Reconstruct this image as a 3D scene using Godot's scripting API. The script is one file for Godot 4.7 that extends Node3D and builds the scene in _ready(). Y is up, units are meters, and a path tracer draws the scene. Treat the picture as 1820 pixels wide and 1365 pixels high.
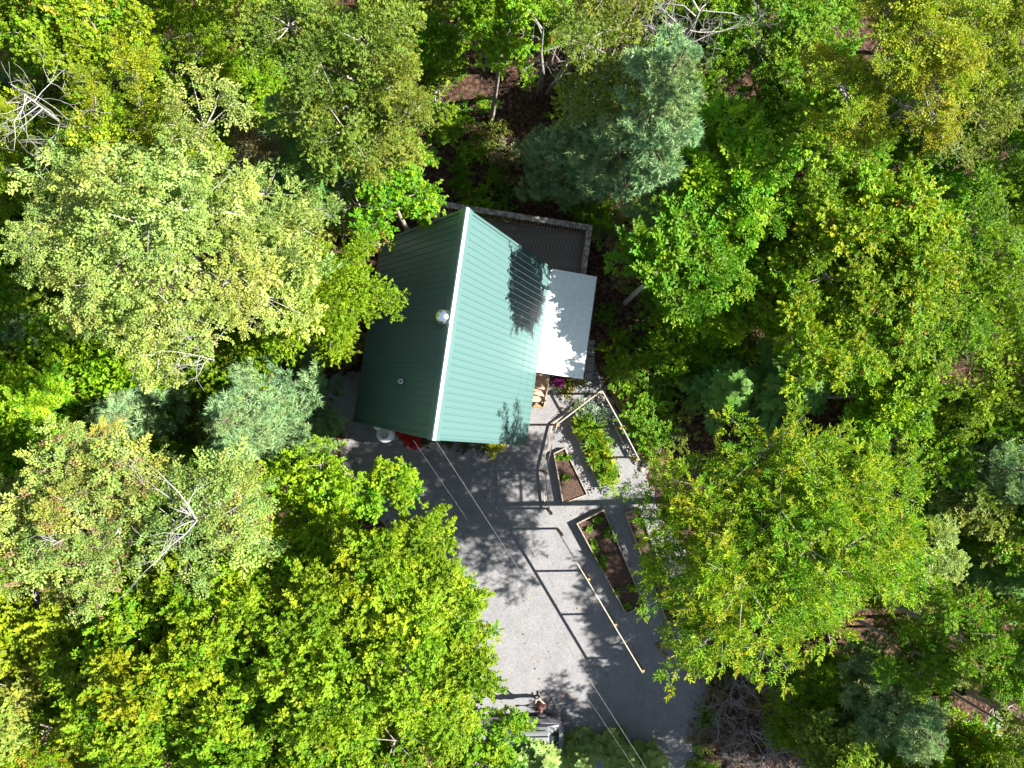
extends Node3D
# A green metal roofed A-frame cottage in a forest clearing, seen from a drone 33 m up.
# x runs to the right of the photograph, z to its lower edge, y is up.

const CAM_Y := 33.0
const F := 1285.0
const CX := 910.0
const CY := 682.5
const NADIR := Vector2(827.6, 733.8)
var cam_x: Vector3
var cam_down: Vector3
var cam_fwd: Vector3
var rng := RandomNumberGenerator.new()
var taken := {}
var M := {}
var yard := PackedVector2Array()
var noise := FastNoiseLite.new()

# ---------------------------------------------------------------- naming
func numbered(called: String) -> String:
	if not taken.has(called):
		taken[called] = 0
		return called
	taken[called] += 1
	return "%s_%03d" % [called, taken[called]]

func tag(o: Node3D, label: String, category: String, group := "") -> Node3D:
	o.set_meta("label", label)
	o.set_meta("category", category)
	if group != "":
		o.set_meta("group", group)
	return o

func thing(called: String, label: String, category: String, at := Vector3.ZERO, turn := 0.0, group := "") -> Node3D:
	var o := Node3D.new()
	o.name = numbered(called)
	add_child(o)
	o.position = at
	o.rotation.y = turn
	return tag(o, label, category, group)

func part(called: String, mesh: Mesh, mat: Material, parent: Node3D, at := Transform3D.IDENTITY) -> MeshInstance3D:
	var o := MeshInstance3D.new()
	o.name = called
	o.mesh = mesh
	o.material_override = mat
	o.transform = at
	parent.add_child(o, true)
	return o

func single(called: String, mesh: Mesh, mat: Material, at := Transform3D.IDENTITY) -> MeshInstance3D:
	var o := part(numbered(called), mesh, mat, self, at)
	return o

func structure(called: String, mesh: Mesh, mat: Material) -> MeshInstance3D:
	var o := single(called, mesh, mat)
	o.set_meta("kind", "structure")
	return o

# ---------------------------------------------------------------- where a pixel looks
func setup_view() -> void:
	var d := Vector3(NADIR.x - CX, NADIR.y - CY, F).normalized()
	var x := Vector3(1, 0, 0)
	x = (x - d * x.dot(d)).normalized()
	var z := d.cross(x)
	# rows: lens right, lens down, lens forward in world axes
	cam_x = Vector3(x.x, -d.x, z.x)
	cam_down = Vector3(x.y, -d.y, z.y)
	cam_fwd = Vector3(x.z, -d.z, z.z)

func P(px: float, py: float, y := 0.0) -> Vector3:
	var d := cam_x * (px - CX) + cam_down * (py - CY) + cam_fwd * F
	return Vector3(0, CAM_Y, 0) + d * ((y - CAM_Y) / d.y)

# where a point of the place falls in the photograph
func pixel(v: Vector3) -> Vector2:
	var d := v - Vector3(0, CAM_Y, 0)
	var z := d.dot(cam_fwd)
	return Vector2(CX + F * d.dot(cam_x) / z, CY + F * d.dot(cam_down) / z)

var crowns := []
const TONE := {"maple": "yellow-green", "lime": "lime green", "pale": "pale green", "olive": "olive", "mid": "mid green", "deep": "deep green", "gold": "golden", "brown": "brownish", "pine": "blue-green", "fir": "fresh green", "bluefir": "bluish green", "cedar": "light green"}

# the name of the large tree nearest to a pixel, short enough for a label
func neighbour(px: float, py: float) -> String:
	var best := 1e9
	var found := "cottage"
	for c in crowns:
		var d: float = Vector2(px, py).distance_to(c[0]) - c[1] * 0.6
		if d < best and c[2] != "":
			best = d
			found = c[2]
	return found

func short_name(label: String) -> String:
	var out := PackedStringArray()
	for w in label.split(" "):
		if out.size() > 1 and w in ["with", "overhanging", "leaning", "in", "at", "of", "west", "east", "north", "south", "between", "beside", "below", "touching", "among", "filling", "behind", "northwest", "southwest", "joined", "above", "near", "alone", "that"]:
			break
		out.append(w)
	return " ".join(out.slice(0, 6))

func hidden_by_crown(px: float, py: float, share: float) -> bool:
	for c in crowns:
		if Vector2(px, py).distance_to(c[0]) < c[1] * share:
			return true
	return false

# ---------------------------------------------------------------- shapes
func mb() -> SurfaceTool:
	var st := SurfaceTool.new()
	st.begin(Mesh.PRIMITIVE_TRIANGLES)
	return st

func quad(st: SurfaceTool, a: Vector3, b: Vector3, c: Vector3, d: Vector3) -> void:
	for v in [a, b, c, a, c, d]:
		st.add_vertex(v)

func done(st: SurfaceTool) -> ArrayMesh:
	st.generate_normals()
	return st.commit()

func add_box(st: SurfaceTool, c: Vector3, s: Vector3, b := Basis.IDENTITY) -> void:
	st.set_smooth_group(-1)
	var x := b.x * s.x * 0.5
	var y := b.y * s.y * 0.5
	var z := b.z * s.z * 0.5
	quad(st, c - x + y - z, c + x + y - z, c + x + y + z, c - x + y + z)
	quad(st, c - x - y + z, c + x - y + z, c + x - y - z, c - x - y - z)
	quad(st, c - x + y + z, c + x + y + z, c + x - y + z, c - x - y + z)
	quad(st, c + x + y - z, c - x + y - z, c - x - y - z, c + x - y - z)
	quad(st, c + x + y + z, c + x + y - z, c + x - y - z, c + x - y + z)
	quad(st, c - x + y - z, c - x + y + z, c - x - y + z, c - x - y - z)

func box_mesh(s: Vector3) -> ArrayMesh:
	var st := mb()
	add_box(st, Vector3.ZERO, s)
	return done(st)

# a bar from a to b, w across and h high
func add_bar(st: SurfaceTool, a: Vector3, b: Vector3, w: float, h: float) -> void:
	var z := (b - a).normalized()
	var up := Vector3.UP if absf(z.y) < 0.95 else Vector3.FORWARD
	var x := up.cross(z).normalized()
	var y := z.cross(x)
	add_box(st, (a + b) * 0.5, Vector3(w, h, a.distance_to(b)), Basis(x, y, z))

func bar_mesh(a: Vector3, b: Vector3, w: float, h: float) -> ArrayMesh:
	var st := mb()
	add_bar(st, a, b, w, h)
	return done(st)

func add_tube(st: SurfaceTool, pts: Array, radii: Array, sides := 6, cap := true) -> void:
	st.set_smooth_group(1)
	var rings := []
	var x := Vector3.RIGHT
	for i in pts.size():
		var t: Vector3 = (pts[mini(i + 1, pts.size() - 1)] - pts[maxi(i - 1, 0)]).normalized()
		if i == 0:
			x = t.cross(Vector3(0.31, 0.2, 0.93)).normalized()
		else:
			x = (x - t * x.dot(t)).normalized()
		var y := t.cross(x)
		var ring := []
		for k in sides:
			var a := TAU * k / sides
			ring.append(pts[i] + (x * cos(a) + y * sin(a)) * radii[i])
		rings.append(ring)
	for i in pts.size() - 1:
		for k in sides:
			var k2 := (k + 1) % sides
			quad(st, rings[i][k], rings[i + 1][k], rings[i + 1][k2], rings[i][k2])
	if cap:
		st.set_smooth_group(-1)
		var n := pts.size() - 1
		for k in range(1, sides - 1):
			for v in [rings[n][0], rings[n][k + 1], rings[n][k]]:
				st.add_vertex(v)
			for v in [rings[0][0], rings[0][k], rings[0][k + 1]]:
				st.add_vertex(v)

func tube_mesh(pts: Array, radii: Array, sides := 6) -> ArrayMesh:
	var st := mb()
	add_tube(st, pts, radii, sides)
	return done(st)

# profile of (radius, height) from the bottom up, turned about y
func lathe_mesh(profile: Array, sides := 20) -> ArrayMesh:
	var st := mb()
	for i in profile.size() - 1:
		st.set_smooth_group(i + 1 if profile[i].distance_to(profile[i + 1]) > 0.2 else 0)
		for k in sides:
			var a := TAU * k / sides
			var b := TAU * (k + 1) / sides
			var p: Vector2 = profile[i]
			var q: Vector2 = profile[i + 1]
			quad(st, Vector3(cos(a) * p.x, p.y, sin(a) * p.x), Vector3(cos(b) * p.x, p.y, sin(b) * p.x), Vector3(cos(b) * q.x, q.y, sin(b) * q.x), Vector3(cos(a) * q.x, q.y, sin(a) * q.x))
	return done(st)

# a flat polygon (x, z) drawn out from y0 to y1
func prism_mesh(poly: PackedVector2Array, y0: float, y1: float) -> ArrayMesh:
	var st := mb()
	st.set_smooth_group(-1)
	var tri := Geometry2D.triangulate_polygon(poly)
	for i in range(0, tri.size(), 3):
		var a := poly[tri[i]]
		var b := poly[tri[i + 1]]
		var c := poly[tri[i + 2]]
		if (b - a).cross(c - a) < 0:
			var s := b
			b = c
			c = s
		for v in [a, b, c]:
			st.add_vertex(Vector3(v.x, y1, v.y))
		for v in [a, c, b]:
			st.add_vertex(Vector3(v.x, y0, v.y))
	var clockwise := Geometry2D.is_polygon_clockwise(poly)
	for i in poly.size():
		var a := poly[i]
		var b := poly[(i + 1) % poly.size()]
		if clockwise:
			var s := a
			a = b
			b = s
		quad(st, Vector3(a.x, y0, a.y), Vector3(a.x, y1, a.y), Vector3(b.x, y1, b.y), Vector3(b.x, y0, b.y))
	return done(st)

# a lump of stone
func rock_mesh(r: Vector3, sd: int) -> ArrayMesh:
	var g := RandomNumberGenerator.new()
	g.seed = sd
	var pts := []
	var rows := 5
	var cols := 8
	for i in rows + 1:
		var row := []
		for k in cols:
			var e := PI * (float(i) / rows - 0.5)
			var a := TAU * k / cols
			var f := g.randf_range(0.8, 1.12)
			row.append(Vector3(cos(e) * cos(a) * r.x, sin(e) * r.y, cos(e) * sin(a) * r.z) * f)
		if i == 0 or i == rows:
			for k in cols:
				row[k] = Vector3(0, r.y * (-1 if i == 0 else 0.92), 0)
		pts.append(row)
	var st := mb()
	st.set_smooth_group(-1)
	for i in rows:
		for k in cols:
			quad(st, pts[i][k], pts[i][(k + 1) % cols], pts[i + 1][(k + 1) % cols], pts[i + 1][k])
	return done(st)

# ---------------------------------------------------------------- materials
func mat(c: Color, rough := 0.8, metal := 0.0, spec := 0.5) -> StandardMaterial3D:
	# c holds linear values
	var m := StandardMaterial3D.new()
	m.albedo_color = c.linear_to_srgb()
	m.roughness = rough
	m.metallic = metal
	m.metallic_specular = spec
	return m

func leaf_mat(through: Color, rough := 0.5, spec := 0.4) -> StandardMaterial3D:
	var m := StandardMaterial3D.new()
	m.vertex_color_use_as_albedo = true
	m.roughness = rough
	m.metallic_specular = spec
	m.cull_mode = BaseMaterial3D.CULL_DISABLED
	m.backlight_enabled = true
	m.backlight = through.linear_to_srgb()
	return m

func tex(size: int, f: Callable) -> ImageTexture:
	var im := Image.create(size, size, false, Image.FORMAT_RGB8)
	for y in size:
		for x in size:
			im.set_pixel(x, y, f.call(x, y))
	return ImageTexture.create_from_image(im)

func noise_tex(freq: float, ramp: Array, sd: int, size := 512, kind := FastNoiseLite.TYPE_SIMPLEX_SMOOTH, octaves := 5) -> NoiseTexture2D:
	var n := FastNoiseLite.new()
	n.noise_type = kind
	n.frequency = freq
	n.fractal_octaves = octaves
	n.seed = sd
	var g := Gradient.new()
	g.offsets = PackedFloat32Array([])
	var off := PackedFloat32Array()
	var col := PackedColorArray()
	for r in ramp:
		off.append(r[0])
		col.append((r[1] as Color).linear_to_srgb())
	g.offsets = off
	g.colors = col
	var t := NoiseTexture2D.new()
	t.width = size
	t.height = size
	t.seamless = true
	t.noise = n
	t.color_ramp = g
	return t

func ground_mat(t: Texture2D, metres: float, rough := 0.95) -> StandardMaterial3D:
	var m := StandardMaterial3D.new()
	m.albedo_texture = t
	m.uv1_triplanar = true
	m.uv1_world_triplanar = true
	m.uv1_scale = Vector3.ONE / metres
	m.roughness = rough
	m.metallic_specular = 0.2
	return m

func make_materials() -> void:
	var g := RandomNumberGenerator.new()
	g.seed = 5
	var patch := FastNoiseLite.new()
	patch.frequency = 0.012
	patch.fractal_octaves = 4
	var gravel_tex := tex(768, func(x, y):
		var big: float = patch.get_noise_2d(x, y) * 0.05 + patch.get_noise_2d(x * 5.0 + 900.0, y * 5.0) * 0.05
		var v: float = 0.175 + big * 0.45 + g.randf_range(-0.07, 0.06)
		if g.randf() < 0.03:
			v *= 0.55
		var w := g.randf_range(-0.015, 0.02)
		return Color(v + w, v, v + 0.008 - w).linear_to_srgb())
	M.gravel = ground_mat(gravel_tex, 9.0)
	M.forest = ground_mat(noise_tex(0.03, [[0.0, Color(0.018, 0.011, 0.008)], [0.4, Color(0.035, 0.021, 0.015)], [0.55, Color(0.06, 0.034, 0.024)], [0.7, Color(0.09, 0.055, 0.038)], [1.0, Color(0.13, 0.088, 0.06)]], 3, 768), 6.0)
	M.roof = mat(Color(0.066, 0.13, 0.126), 0.4)
	M.roof_cap = mat(Color(0.075, 0.14, 0.14), 0.36)
	M.roof_trim = mat(Color(0.055, 0.11, 0.105), 0.4)
	M.screw = mat(Color(0.03, 0.07, 0.06), 0.5, 0.5)
	M.siding = ground_mat(noise_tex(0.02, [[0.0, Color(0.12, 0.07, 0.04)], [1.0, Color(0.22, 0.13, 0.075)]], 8, 256), 2.0, 0.8)
	M.dark_glass = mat(Color(0.02, 0.025, 0.03), 0.06, 0.0, 0.7)
	M.white_paint = mat(Color(0.72, 0.72, 0.7), 0.5)
	M.steel = mat(Color(0.72, 0.74, 0.77), 0.22, 1.0)
	M.pvc = mat(Color(0.75, 0.75, 0.74), 0.45)
	M.black = mat(Color(0.015, 0.015, 0.016), 0.5)
	# the pale porch sheets: dull white with dark specks of lichen and needles
	var spots := []
	g.seed = 12
	for i in 260:
		spots.append(Vector3(g.randf() * 512, g.randf() * 512, g.randf_range(0.6, 3.4) * g.randf()))
	var lichen := Image.create(512, 512, false, Image.FORMAT_RGB8)
	for y in 512:
		for x in 512:
			var v := 0.74 + patch.get_noise_2d(x * 2.0, y * 2.0) * 0.09 + g.randf_range(-0.02, 0.02)
			lichen.set_pixel(x, y, Color(v, v, v * 1.01).linear_to_srgb())
	for s in spots:
		var r := int(ceil(s.z))
		for dy in range(-r, r + 1):
			for dx in range(-r, r + 1):
				if dx * dx + dy * dy <= s.z * s.z:
					lichen.set_pixel(posmod(int(s.x) + dx, 512), posmod(int(s.y) + dy, 512), Color(0.1, 0.11, 0.12).linear_to_srgb())
	M.porch = ground_mat(ImageTexture.create_from_image(lichen), 3.1, 0.55)
	M.old_wood = ground_mat(noise_tex(0.02, [[0.2, Color(0.158, 0.14, 0.121)], [0.5, Color(0.292, 0.26, 0.232)], [0.8, Color(0.438, 0.4, 0.358)]], 21, 256), 1.3, 0.85)
	M.deck_wood = ground_mat(noise_tex(0.02, [[0.2, Color(0.125, 0.107, 0.0983)], [0.5, Color(0.214, 0.188, 0.169)], [0.8, Color(0.322, 0.286, 0.249)]], 22, 256), 1.1, 0.85)
	M.baluster = mat(Color(0.28, 0.2, 0.13), 0.8)
	M.deck_wood.uv1_scale = Vector3(6.0, 1.0, 0.35)
	M.new_wood = ground_mat(noise_tex(0.03, [[0.2, Color(0.315, 0.232, 0.15)], [0.5, Color(0.39, 0.3, 0.203)], [0.8, Color(0.45, 0.367, 0.262)]], 23, 256), 1.0, 0.75)
	M.rail_wood = ground_mat(noise_tex(0.03, [[0.2, Color(0.285, 0.24, 0.188)], [0.5, Color(0.375, 0.323, 0.262)], [0.8, Color(0.45, 0.405, 0.345)]], 24, 256), 1.0, 0.8)
	M.post_wood = ground_mat(noise_tex(0.03, [[0.2, Color(0.15, 0.105, 0.045)], [0.5, Color(0.225, 0.158, 0.0675)], [0.8, Color(0.3, 0.217, 0.105)]], 25, 256), 0.8, 0.8)
	M.bed_wood = ground_mat(noise_tex(0.03, [[0.2, Color(0.165, 0.143, 0.112)], [0.5, Color(0.247, 0.217, 0.176)], [0.8, Color(0.338, 0.3, 0.247)]], 26, 256), 0.9, 0.85)
	M.red_wood = mat(Color(0.34, 0.13, 0.06), 0.6)
	M.soil = ground_mat(noise_tex(0.06, [[0.2, Color(0.02, 0.013, 0.01)], [0.5, Color(0.05, 0.032, 0.024)], [0.8, Color(0.13, 0.085, 0.065)]], 27, 256), 0.9)
	M.concrete = ground_mat(noise_tex(0.05, [[0.2, Color(0.15, 0.15, 0.15)], [0.5, Color(0.225, 0.225, 0.221)], [0.8, Color(0.285, 0.285, 0.277)]], 28, 256), 0.8)
	M.stone = ground_mat(noise_tex(0.05, [[0.2, Color(0.18, 0.165, 0.15)], [0.5, Color(0.285, 0.262, 0.232)], [0.8, Color(0.375, 0.345, 0.315)]], 29, 256), 0.6)
	M.terracotta = mat(Color(0.36, 0.13, 0.06), 0.85)
	M.pot_dark = mat(Color(0.05, 0.035, 0.03), 0.7)
	M.tank = mat(Color(0.7, 0.71, 0.72), 0.45)
	M.cable = mat(Color(0.15, 0.15, 0.155), 0.5)
	M.car = mat(Color(0.3, 0.31, 0.33), 0.32, 0.5)
	M.car.clearcoat_enabled = true
	M.car.clearcoat = 0.8
	M.rubber = mat(Color(0.02, 0.02, 0.021), 0.85)
	M.lamp_red = mat(Color(0.35, 0.01, 0.01), 0.2)
	# barks
	M.bark_grey = ground_mat(noise_tex(0.03, [[0.2, Color(0.13, 0.11, 0.095)], [0.55, Color(0.27, 0.24, 0.21)], [0.85, Color(0.42, 0.39, 0.36)]], 31, 256), 0.8)
	M.bark_pale = ground_mat(noise_tex(0.04, [[0.15, Color(0.09, 0.08, 0.07)], [0.4, Color(0.24, 0.22, 0.2)], [0.85, Color(0.4, 0.38, 0.355)]], 32, 256), 0.8)
	M.bark_brown = ground_mat(noise_tex(0.04, [[0.2, Color(0.07, 0.05, 0.04)], [0.55, Color(0.14, 0.105, 0.08)], [0.85, Color(0.22, 0.18, 0.145)]], 33, 256), 0.8)
	M.dead_wood = ground_mat(noise_tex(0.04, [[0.15, Color(0.18, 0.17, 0.16)], [0.5, Color(0.29, 0.275, 0.26)], [0.85, Color(0.41, 0.395, 0.38)]], 34, 256), 0.7)
	# leaves
	M.leaf = leaf_mat(Color(0.7, 0.8, 0.3), 0.5, 0.3)
	M.needle = leaf_mat(Color(0.3, 0.36, 0.2), 0.5, 0.3)
	M.dry = leaf_mat(Color(0.25, 0.2, 0.12), 0.8, 0.2)
	M.petal = leaf_mat(Color(0.35, 0.3, 0.3), 0.7, 0.3)

# ---------------------------------------------------------------- foliage shapes, made once and copied
func add_leaf(st: SurfaceTool, base: Vector3, dir: Vector3, up: Vector3, l: float, w: float, fold := 0.25) -> void:
	var side := dir.cross(up).normalized()
	var n := side.cross(dir).normalized()
	var mid := base + dir * l * 0.48
	var a := mid + side * w * 0.5 + n * w * fold
	var b := mid - side * w * 0.5 + n * w * fold
	var tip := base + dir * l - n * l * 0.08
	for v in [base, tip, a, base, b, tip]:
		st.add_vertex(v)

# a leafy twig along +z with its upper side to +y
func spray_mesh(n: int, l: float, w: float, length: float, sd: int, flat := 0.45) -> ArrayMesh:
	var g := RandomNumberGenerator.new()
	g.seed = sd
	var st := mb()
	st.set_smooth_group(-1)
	for i in n:
		var t := float(i) / (n - 1)
		var side := 1.0 if i % 2 == 0 else -1.0
		var a := side * lerpf(1.35, 0.25, t) + g.randf_range(-0.35, 0.35)
		var dir := Vector3(sin(a), g.randf_range(-0.45, 0.35), cos(a)).normalized()
		var up := Vector3(g.randf_range(-flat, flat), 1.0, g.randf_range(-flat, flat)).normalized()
		var base := Vector3(g.randf_range(-0.05, 0.05) * length, g.randf_range(-0.18, 0.18) * length, t * length)
		var s := g.randf_range(0.75, 1.2)
		add_leaf(st, base, dir, up, l * s, w * s, g.randf_range(0.05, 0.35))
	return done(st)

# a brush of long pine needles opening to +z
func pine_tuft(n: int, l: float, w: float, sd: int) -> ArrayMesh:
	var g := RandomNumberGenerator.new()
	g.seed = sd
	var st := mb()
	st.set_smooth_group(-1)
	for i in n:
		var t := float(i) / n
		var a := g.randf() * TAU
		var open := g.randf_range(0.25, 1.25)
		var dir := Vector3(sin(open) * cos(a), sin(open) * sin(a), cos(open)).normalized()
		var base := Vector3(0, 0, t * l * 0.9)
		var side := dir.cross(Vector3(g.randf_range(-1, 1), g.randf_range(-1, 1), g.randf_range(-1, 1))).normalized() * w
		var tip := base + dir * l * g.randf_range(0.8, 1.15)
		for v in [base - side, tip, base + side]:
			st.add_vertex(v)
	return done(st)

# a flat needled twig of a spruce or a fir along +z
func fir_twig(n: int, length: float, l: float, w: float, sd: int) -> ArrayMesh:
	var g := RandomNumberGenerator.new()
	g.seed = sd
	var st := mb()
	st.set_smooth_group(-1)
	for i in n:
		var t := float(i) / (n - 1)
		for s in [-1.0, 1.0]:
			var a: float = s * g.randf_range(0.6, 1.05)
			var dir := Vector3(sin(a), g.randf_range(-0.1, 0.45), cos(a)).normalized()
			var base := Vector3(0, 0, t * length)
			var side := dir.cross(Vector3.UP).normalized() * w
			var tip := base + dir * l * (1.15 - 0.5 * t) * g.randf_range(0.85, 1.15)
			for v in [base - side, tip, base + side]:
				st.add_vertex(v)
	# side twiglets
	for k in 4:
		var s := 1.0 if k % 2 == 0 else -1.0
		var b0 := Vector3(0, 0, length * (0.15 + 0.18 * k))
		var d0 := Vector3(s * 0.75, 0.0, 0.66)
		for i in 5:
			var b1 := b0 + d0 * length * 0.12 * (i + 1)
			for q in [-1.0, 1.0]:
				var dir: Vector3 = d0.rotated(Vector3.UP, q * 0.8)
				var side := dir.cross(Vector3.UP).normalized() * w
				for v in [b1 - side, b1 + dir * l, b1 + side]:
					st.add_vertex(v)
	return done(st)

var sprays := {}
func make_sprays() -> void:
	sprays.maple = spray_mesh(11, 0.1, 0.088, 0.27, 41)
	sprays.broad = spray_mesh(10, 0.145, 0.125, 0.36, 42)
	sprays.fine = spray_mesh(13, 0.075, 0.055, 0.30, 43, 0.6)
	sprays.beech = spray_mesh(12, 0.09, 0.062, 0.29, 44)
	sprays.long = spray_mesh(13, 0.135, 0.045, 0.26, 45, 0.7)
	sprays.small = spray_mesh(10, 0.08, 0.06, 0.2, 46)
	sprays.tiny = spray_mesh(7, 0.07, 0.055, 0.07, 50)
	sprays.pine = pine_tuft(16, 0.16, 0.0115, 47)
	sprays.fir = fir_twig(6, 0.3, 0.075, 0.017, 48)
	sprays.cedar = fir_twig(5, 0.22, 0.07, 0.016, 49)

# ---------------------------------------------------------------- copies of a spray
class Leaves:
	var buf := PackedFloat32Array()
	var count := 0
	func put(p: Vector3, z: Vector3, up: Vector3, s: float, c: Color) -> void:
		var x := up.cross(z).normalized()
		var y := z.cross(x)
		buf.append_array(PackedFloat32Array([x.x * s, y.x * s, z.x * s, p.x, x.y * s, y.y * s, z.y * s, p.y, x.z * s, y.z * s, z.z * s, p.z, c.r, c.g, c.b, 1.0]))
		count += 1

func commit_leaves(l: Leaves, mesh: Mesh, m: Material, called: String, parent: Node3D) -> MultiMeshInstance3D:
	var mm := MultiMesh.new()
	mm.transform_format = MultiMesh.TRANSFORM_3D
	mm.use_colors = true
	mm.mesh = mesh
	mm.instance_count = l.count
	mm.buffer = l.buf
	var o := MultiMeshInstance3D.new()
	o.name = called
	o.multimesh = mm
	o.material_override = m
	parent.add_child(o, true)
	return o

func in_ball(g: RandomNumberGenerator) -> Vector3:
	var v := Vector3(g.randfn(), g.randfn(), g.randfn())
	return v.normalized() * pow(g.randf(), 0.4)

func tint(c: Color, g: RandomNumberGenerator, amount := 0.18) -> Color:
	var v := 1.0 + g.randf_range(-amount, amount)
	var w := g.randf_range(-0.09, 0.09)
	return Color(c.r * v * (1.0 + w), c.g * v, c.b * v * (1.0 - w))

func mixed(pal: Array, g: RandomNumberGenerator) -> Color:
	var f := g.randf()
	return (pal[0] as Color).lerp(pal[1], f * f * (3 - 2 * f))

# ---------------------------------------------------------------- trees
var PAL := {
	"maple": [Color(0.095, 0.215, 0.008), Color(0.22, 0.3, 0.013)],
	"lime": [Color(0.1, 0.25, 0.01), Color(0.22, 0.36, 0.015)],
	"pale": [Color(0.2, 0.28, 0.055), Color(0.31, 0.38, 0.1)],
	"olive": [Color(0.14, 0.2, 0.025), Color(0.23, 0.28, 0.05)],
	"mid": [Color(0.088, 0.215, 0.01), Color(0.185, 0.3, 0.015)],
	"deep": [Color(0.085, 0.21, 0.014), Color(0.17, 0.3, 0.02)],
	"gold": [Color(0.14, 0.23, 0.01), Color(0.25, 0.3, 0.017)],
	"cherry": [Color(0.11, 0.24, 0.01), Color(0.25, 0.345, 0.018)],
	"brown": [Color(0.17, 0.15, 0.06), Color(0.27, 0.22, 0.1)],
	"pine": [Color(0.16, 0.28, 0.11), Color(0.3, 0.42, 0.2)],
	"fir": [Color(0.08, 0.2, 0.035), Color(0.15, 0.28, 0.06)],
	"bluefir": [Color(0.15, 0.27, 0.11), Color(0.28, 0.4, 0.19)],
	"cedar": [Color(0.18, 0.28, 0.06), Color(0.28, 0.38, 0.11)],
}
const ORANGE := Color(0.34, 0.19, 0.03)
const YELLOW := Color(0.34, 0.27, 0.03)
const TAN := Color(0.24, 0.15, 0.09)
const RED := Color(0.3, 0.03, 0.02)

# px, py: middle of the crown in the photograph; r: its radius there; h: height of the tree in metres
func broadleaf(called: String, label: String, px: float, py: float, r: float, h: float, o := {}) -> Node3D:
	var g := RandomNumberGenerator.new()
	g.seed = hash(o.get("seed", Vector2i(int(px), int(py))))
	crowns.append([Vector2(px, py), r, "" if o.has("group") else short_name(label)])
	var pal: Array = PAL[o.get("pal", "maple")]
	var mesh: ArrayMesh = sprays[o.get("leaf", "maple")]
	var accent: Color = o.get("accent", ORANGE)
	var share: float = o.get("share", 0.03)
	var dens: float = o.get("dens", 1.0)
	var squash: float = o.get("squash", 1.0)      # depth of the picture's crown over its width
	var R0 := r * (CAM_Y - h) / F
	var rv := clampf(R0 * 0.85, 0.5, h * 0.42)
	var mid := h - rv * 1.05
	var R: float = o.get("grow", 1.1) * r * (CAM_Y - mid - rv * 0.35) / F
	var c := P(px, py, mid + rv * 0.35)
	c.y = 0
	var t := thing(called, label, "tree", c, 0.0, o.get("group", ""))
	# lobes of the crown
	var lobes := []
	var n: int = o.get("lobes", clampi(int(R * 4.2), 6, 24))
	var ph := [g.randf() * TAU, g.randf() * TAU]
	var wild: float = o.get("wild", 0.12)
	for i in n:
		var fr := sqrt((i + 0.5) / n)
		var a := i * 2.39996 + g.randf_range(-0.5, 0.5)
		var rr := fr * R * g.randf_range(0.6, 1.0) * (1.0 + wild * (sin(2.0 * a + ph[0]) + sin(3.0 * a + ph[1])))
		var y := mid + rv * (sqrt(maxf(0.0, 1.0 - fr * fr * 0.92)) * g.randf_range(0.5, 0.85) - 0.12)
		var lr := R * g.randf_range(0.24, 0.36) * (1.0 if fr < 0.75 else 0.82)
		lobes.append([Vector3(cos(a) * rr, y, sin(a) * rr * squash), lr])
	# a second storey of lower lobes, so that gaps show more leaves before they show the ground
	for i in int(n * o.get("storey", 0.5)):
		var a := g.randf() * TAU
		var rr := R * sqrt(g.randf()) * 0.85
		lobes.append([Vector3(cos(a) * rr, mid - rv * g.randf_range(0.15, 0.5), sin(a) * rr * squash), R * g.randf_range(0.22, 0.32)])
	# trunk and limbs
	var st := mb()
	var tr := clampf(h * 0.011, 0.05, 0.2)
	var lean := Vector3(g.randf_range(-0.3, 0.3), 0, g.randf_range(-0.3, 0.3))
	var top := Vector3(lean.x, mid + rv * 0.25, lean.z)
	add_tube(st, [Vector3(0, -0.3, 0), Vector3(lean.x * 0.2, h * 0.2, lean.z * 0.5), Vector3(lean.x * 0.8, h * 0.45, lean.z * 0.6), top], [tr * 1.25, tr, tr * 0.8, tr * 0.35], 7)
	var leaves := Leaves.new()
	var unit := R * 0.3 * 0.42
	var bough := clump_mesh(mesh, unit * 1.25, int(dens * 21.0 * unit * unit / 0.16 * (1.25 if o.get("leaf", "") == "fine" else 1.0)) + 5, accent, share, pal, g)
	for li in lobes.size():
		var lc: Vector3 = lobes[li][0]
		var lr: float = lobes[li][1]
		var root := Vector3(0, h * 0.3, 0).lerp(top, clampf((lc.y - h * 0.3) / maxf(0.5, top.y - h * 0.3) - 0.25, 0.1, 0.95))
		var kink := root.lerp(lc, 0.5) + Vector3(g.randf_range(-0.2, 0.2), -0.1 * lr, g.randf_range(-0.2, 0.2))
		add_tube(st, [root, kink, lc], [tr * 0.42, tr * 0.26, tr * 0.12], 5, false)
		var tone := g.randf_range(-0.14, 0.14)
		var warm := g.randf_range(-0.1, 0.1) + (0.16 if g.randf() < share * 3.0 else 0.0)
		var m := int(g.randf_range(8, 12))
		for k in m:
			var d := Vector3(g.randfn(), g.randfn() * 0.6 + 0.35, g.randfn()).normalized()
			var sc := lc + d * lr * g.randf_range(0.5, 1.1) * Vector3(1, 0.72, 1)
			var sr := lr * g.randf_range(0.26, 0.5)
			add_tube(st, [lc, lc.lerp(sc, 0.6) + Vector3(0, g.randf_range(-0.1, 0.1), 0), sc + d * sr * 0.4], [tr * 0.13, tr * 0.09, 0.008], 4, false)
			var v := 1.0 + tone + g.randf_range(-0.16, 0.16)
			var wm := warm + g.randf_range(-0.1, 0.1)
			var a := g.randf() * TAU
			var up := (Vector3(d.x, 0, d.z) * g.randf_range(0.0, 0.5) + Vector3.UP).normalized()
			var z := Vector3(cos(a), 0, sin(a))
			z = (z - up * z.dot(up)).normalized()
			leaves.put(sc, z, up, sr / unit, Color(v * (1.0 + wm), v, v * (1.0 - wm * 0.5)))
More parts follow.
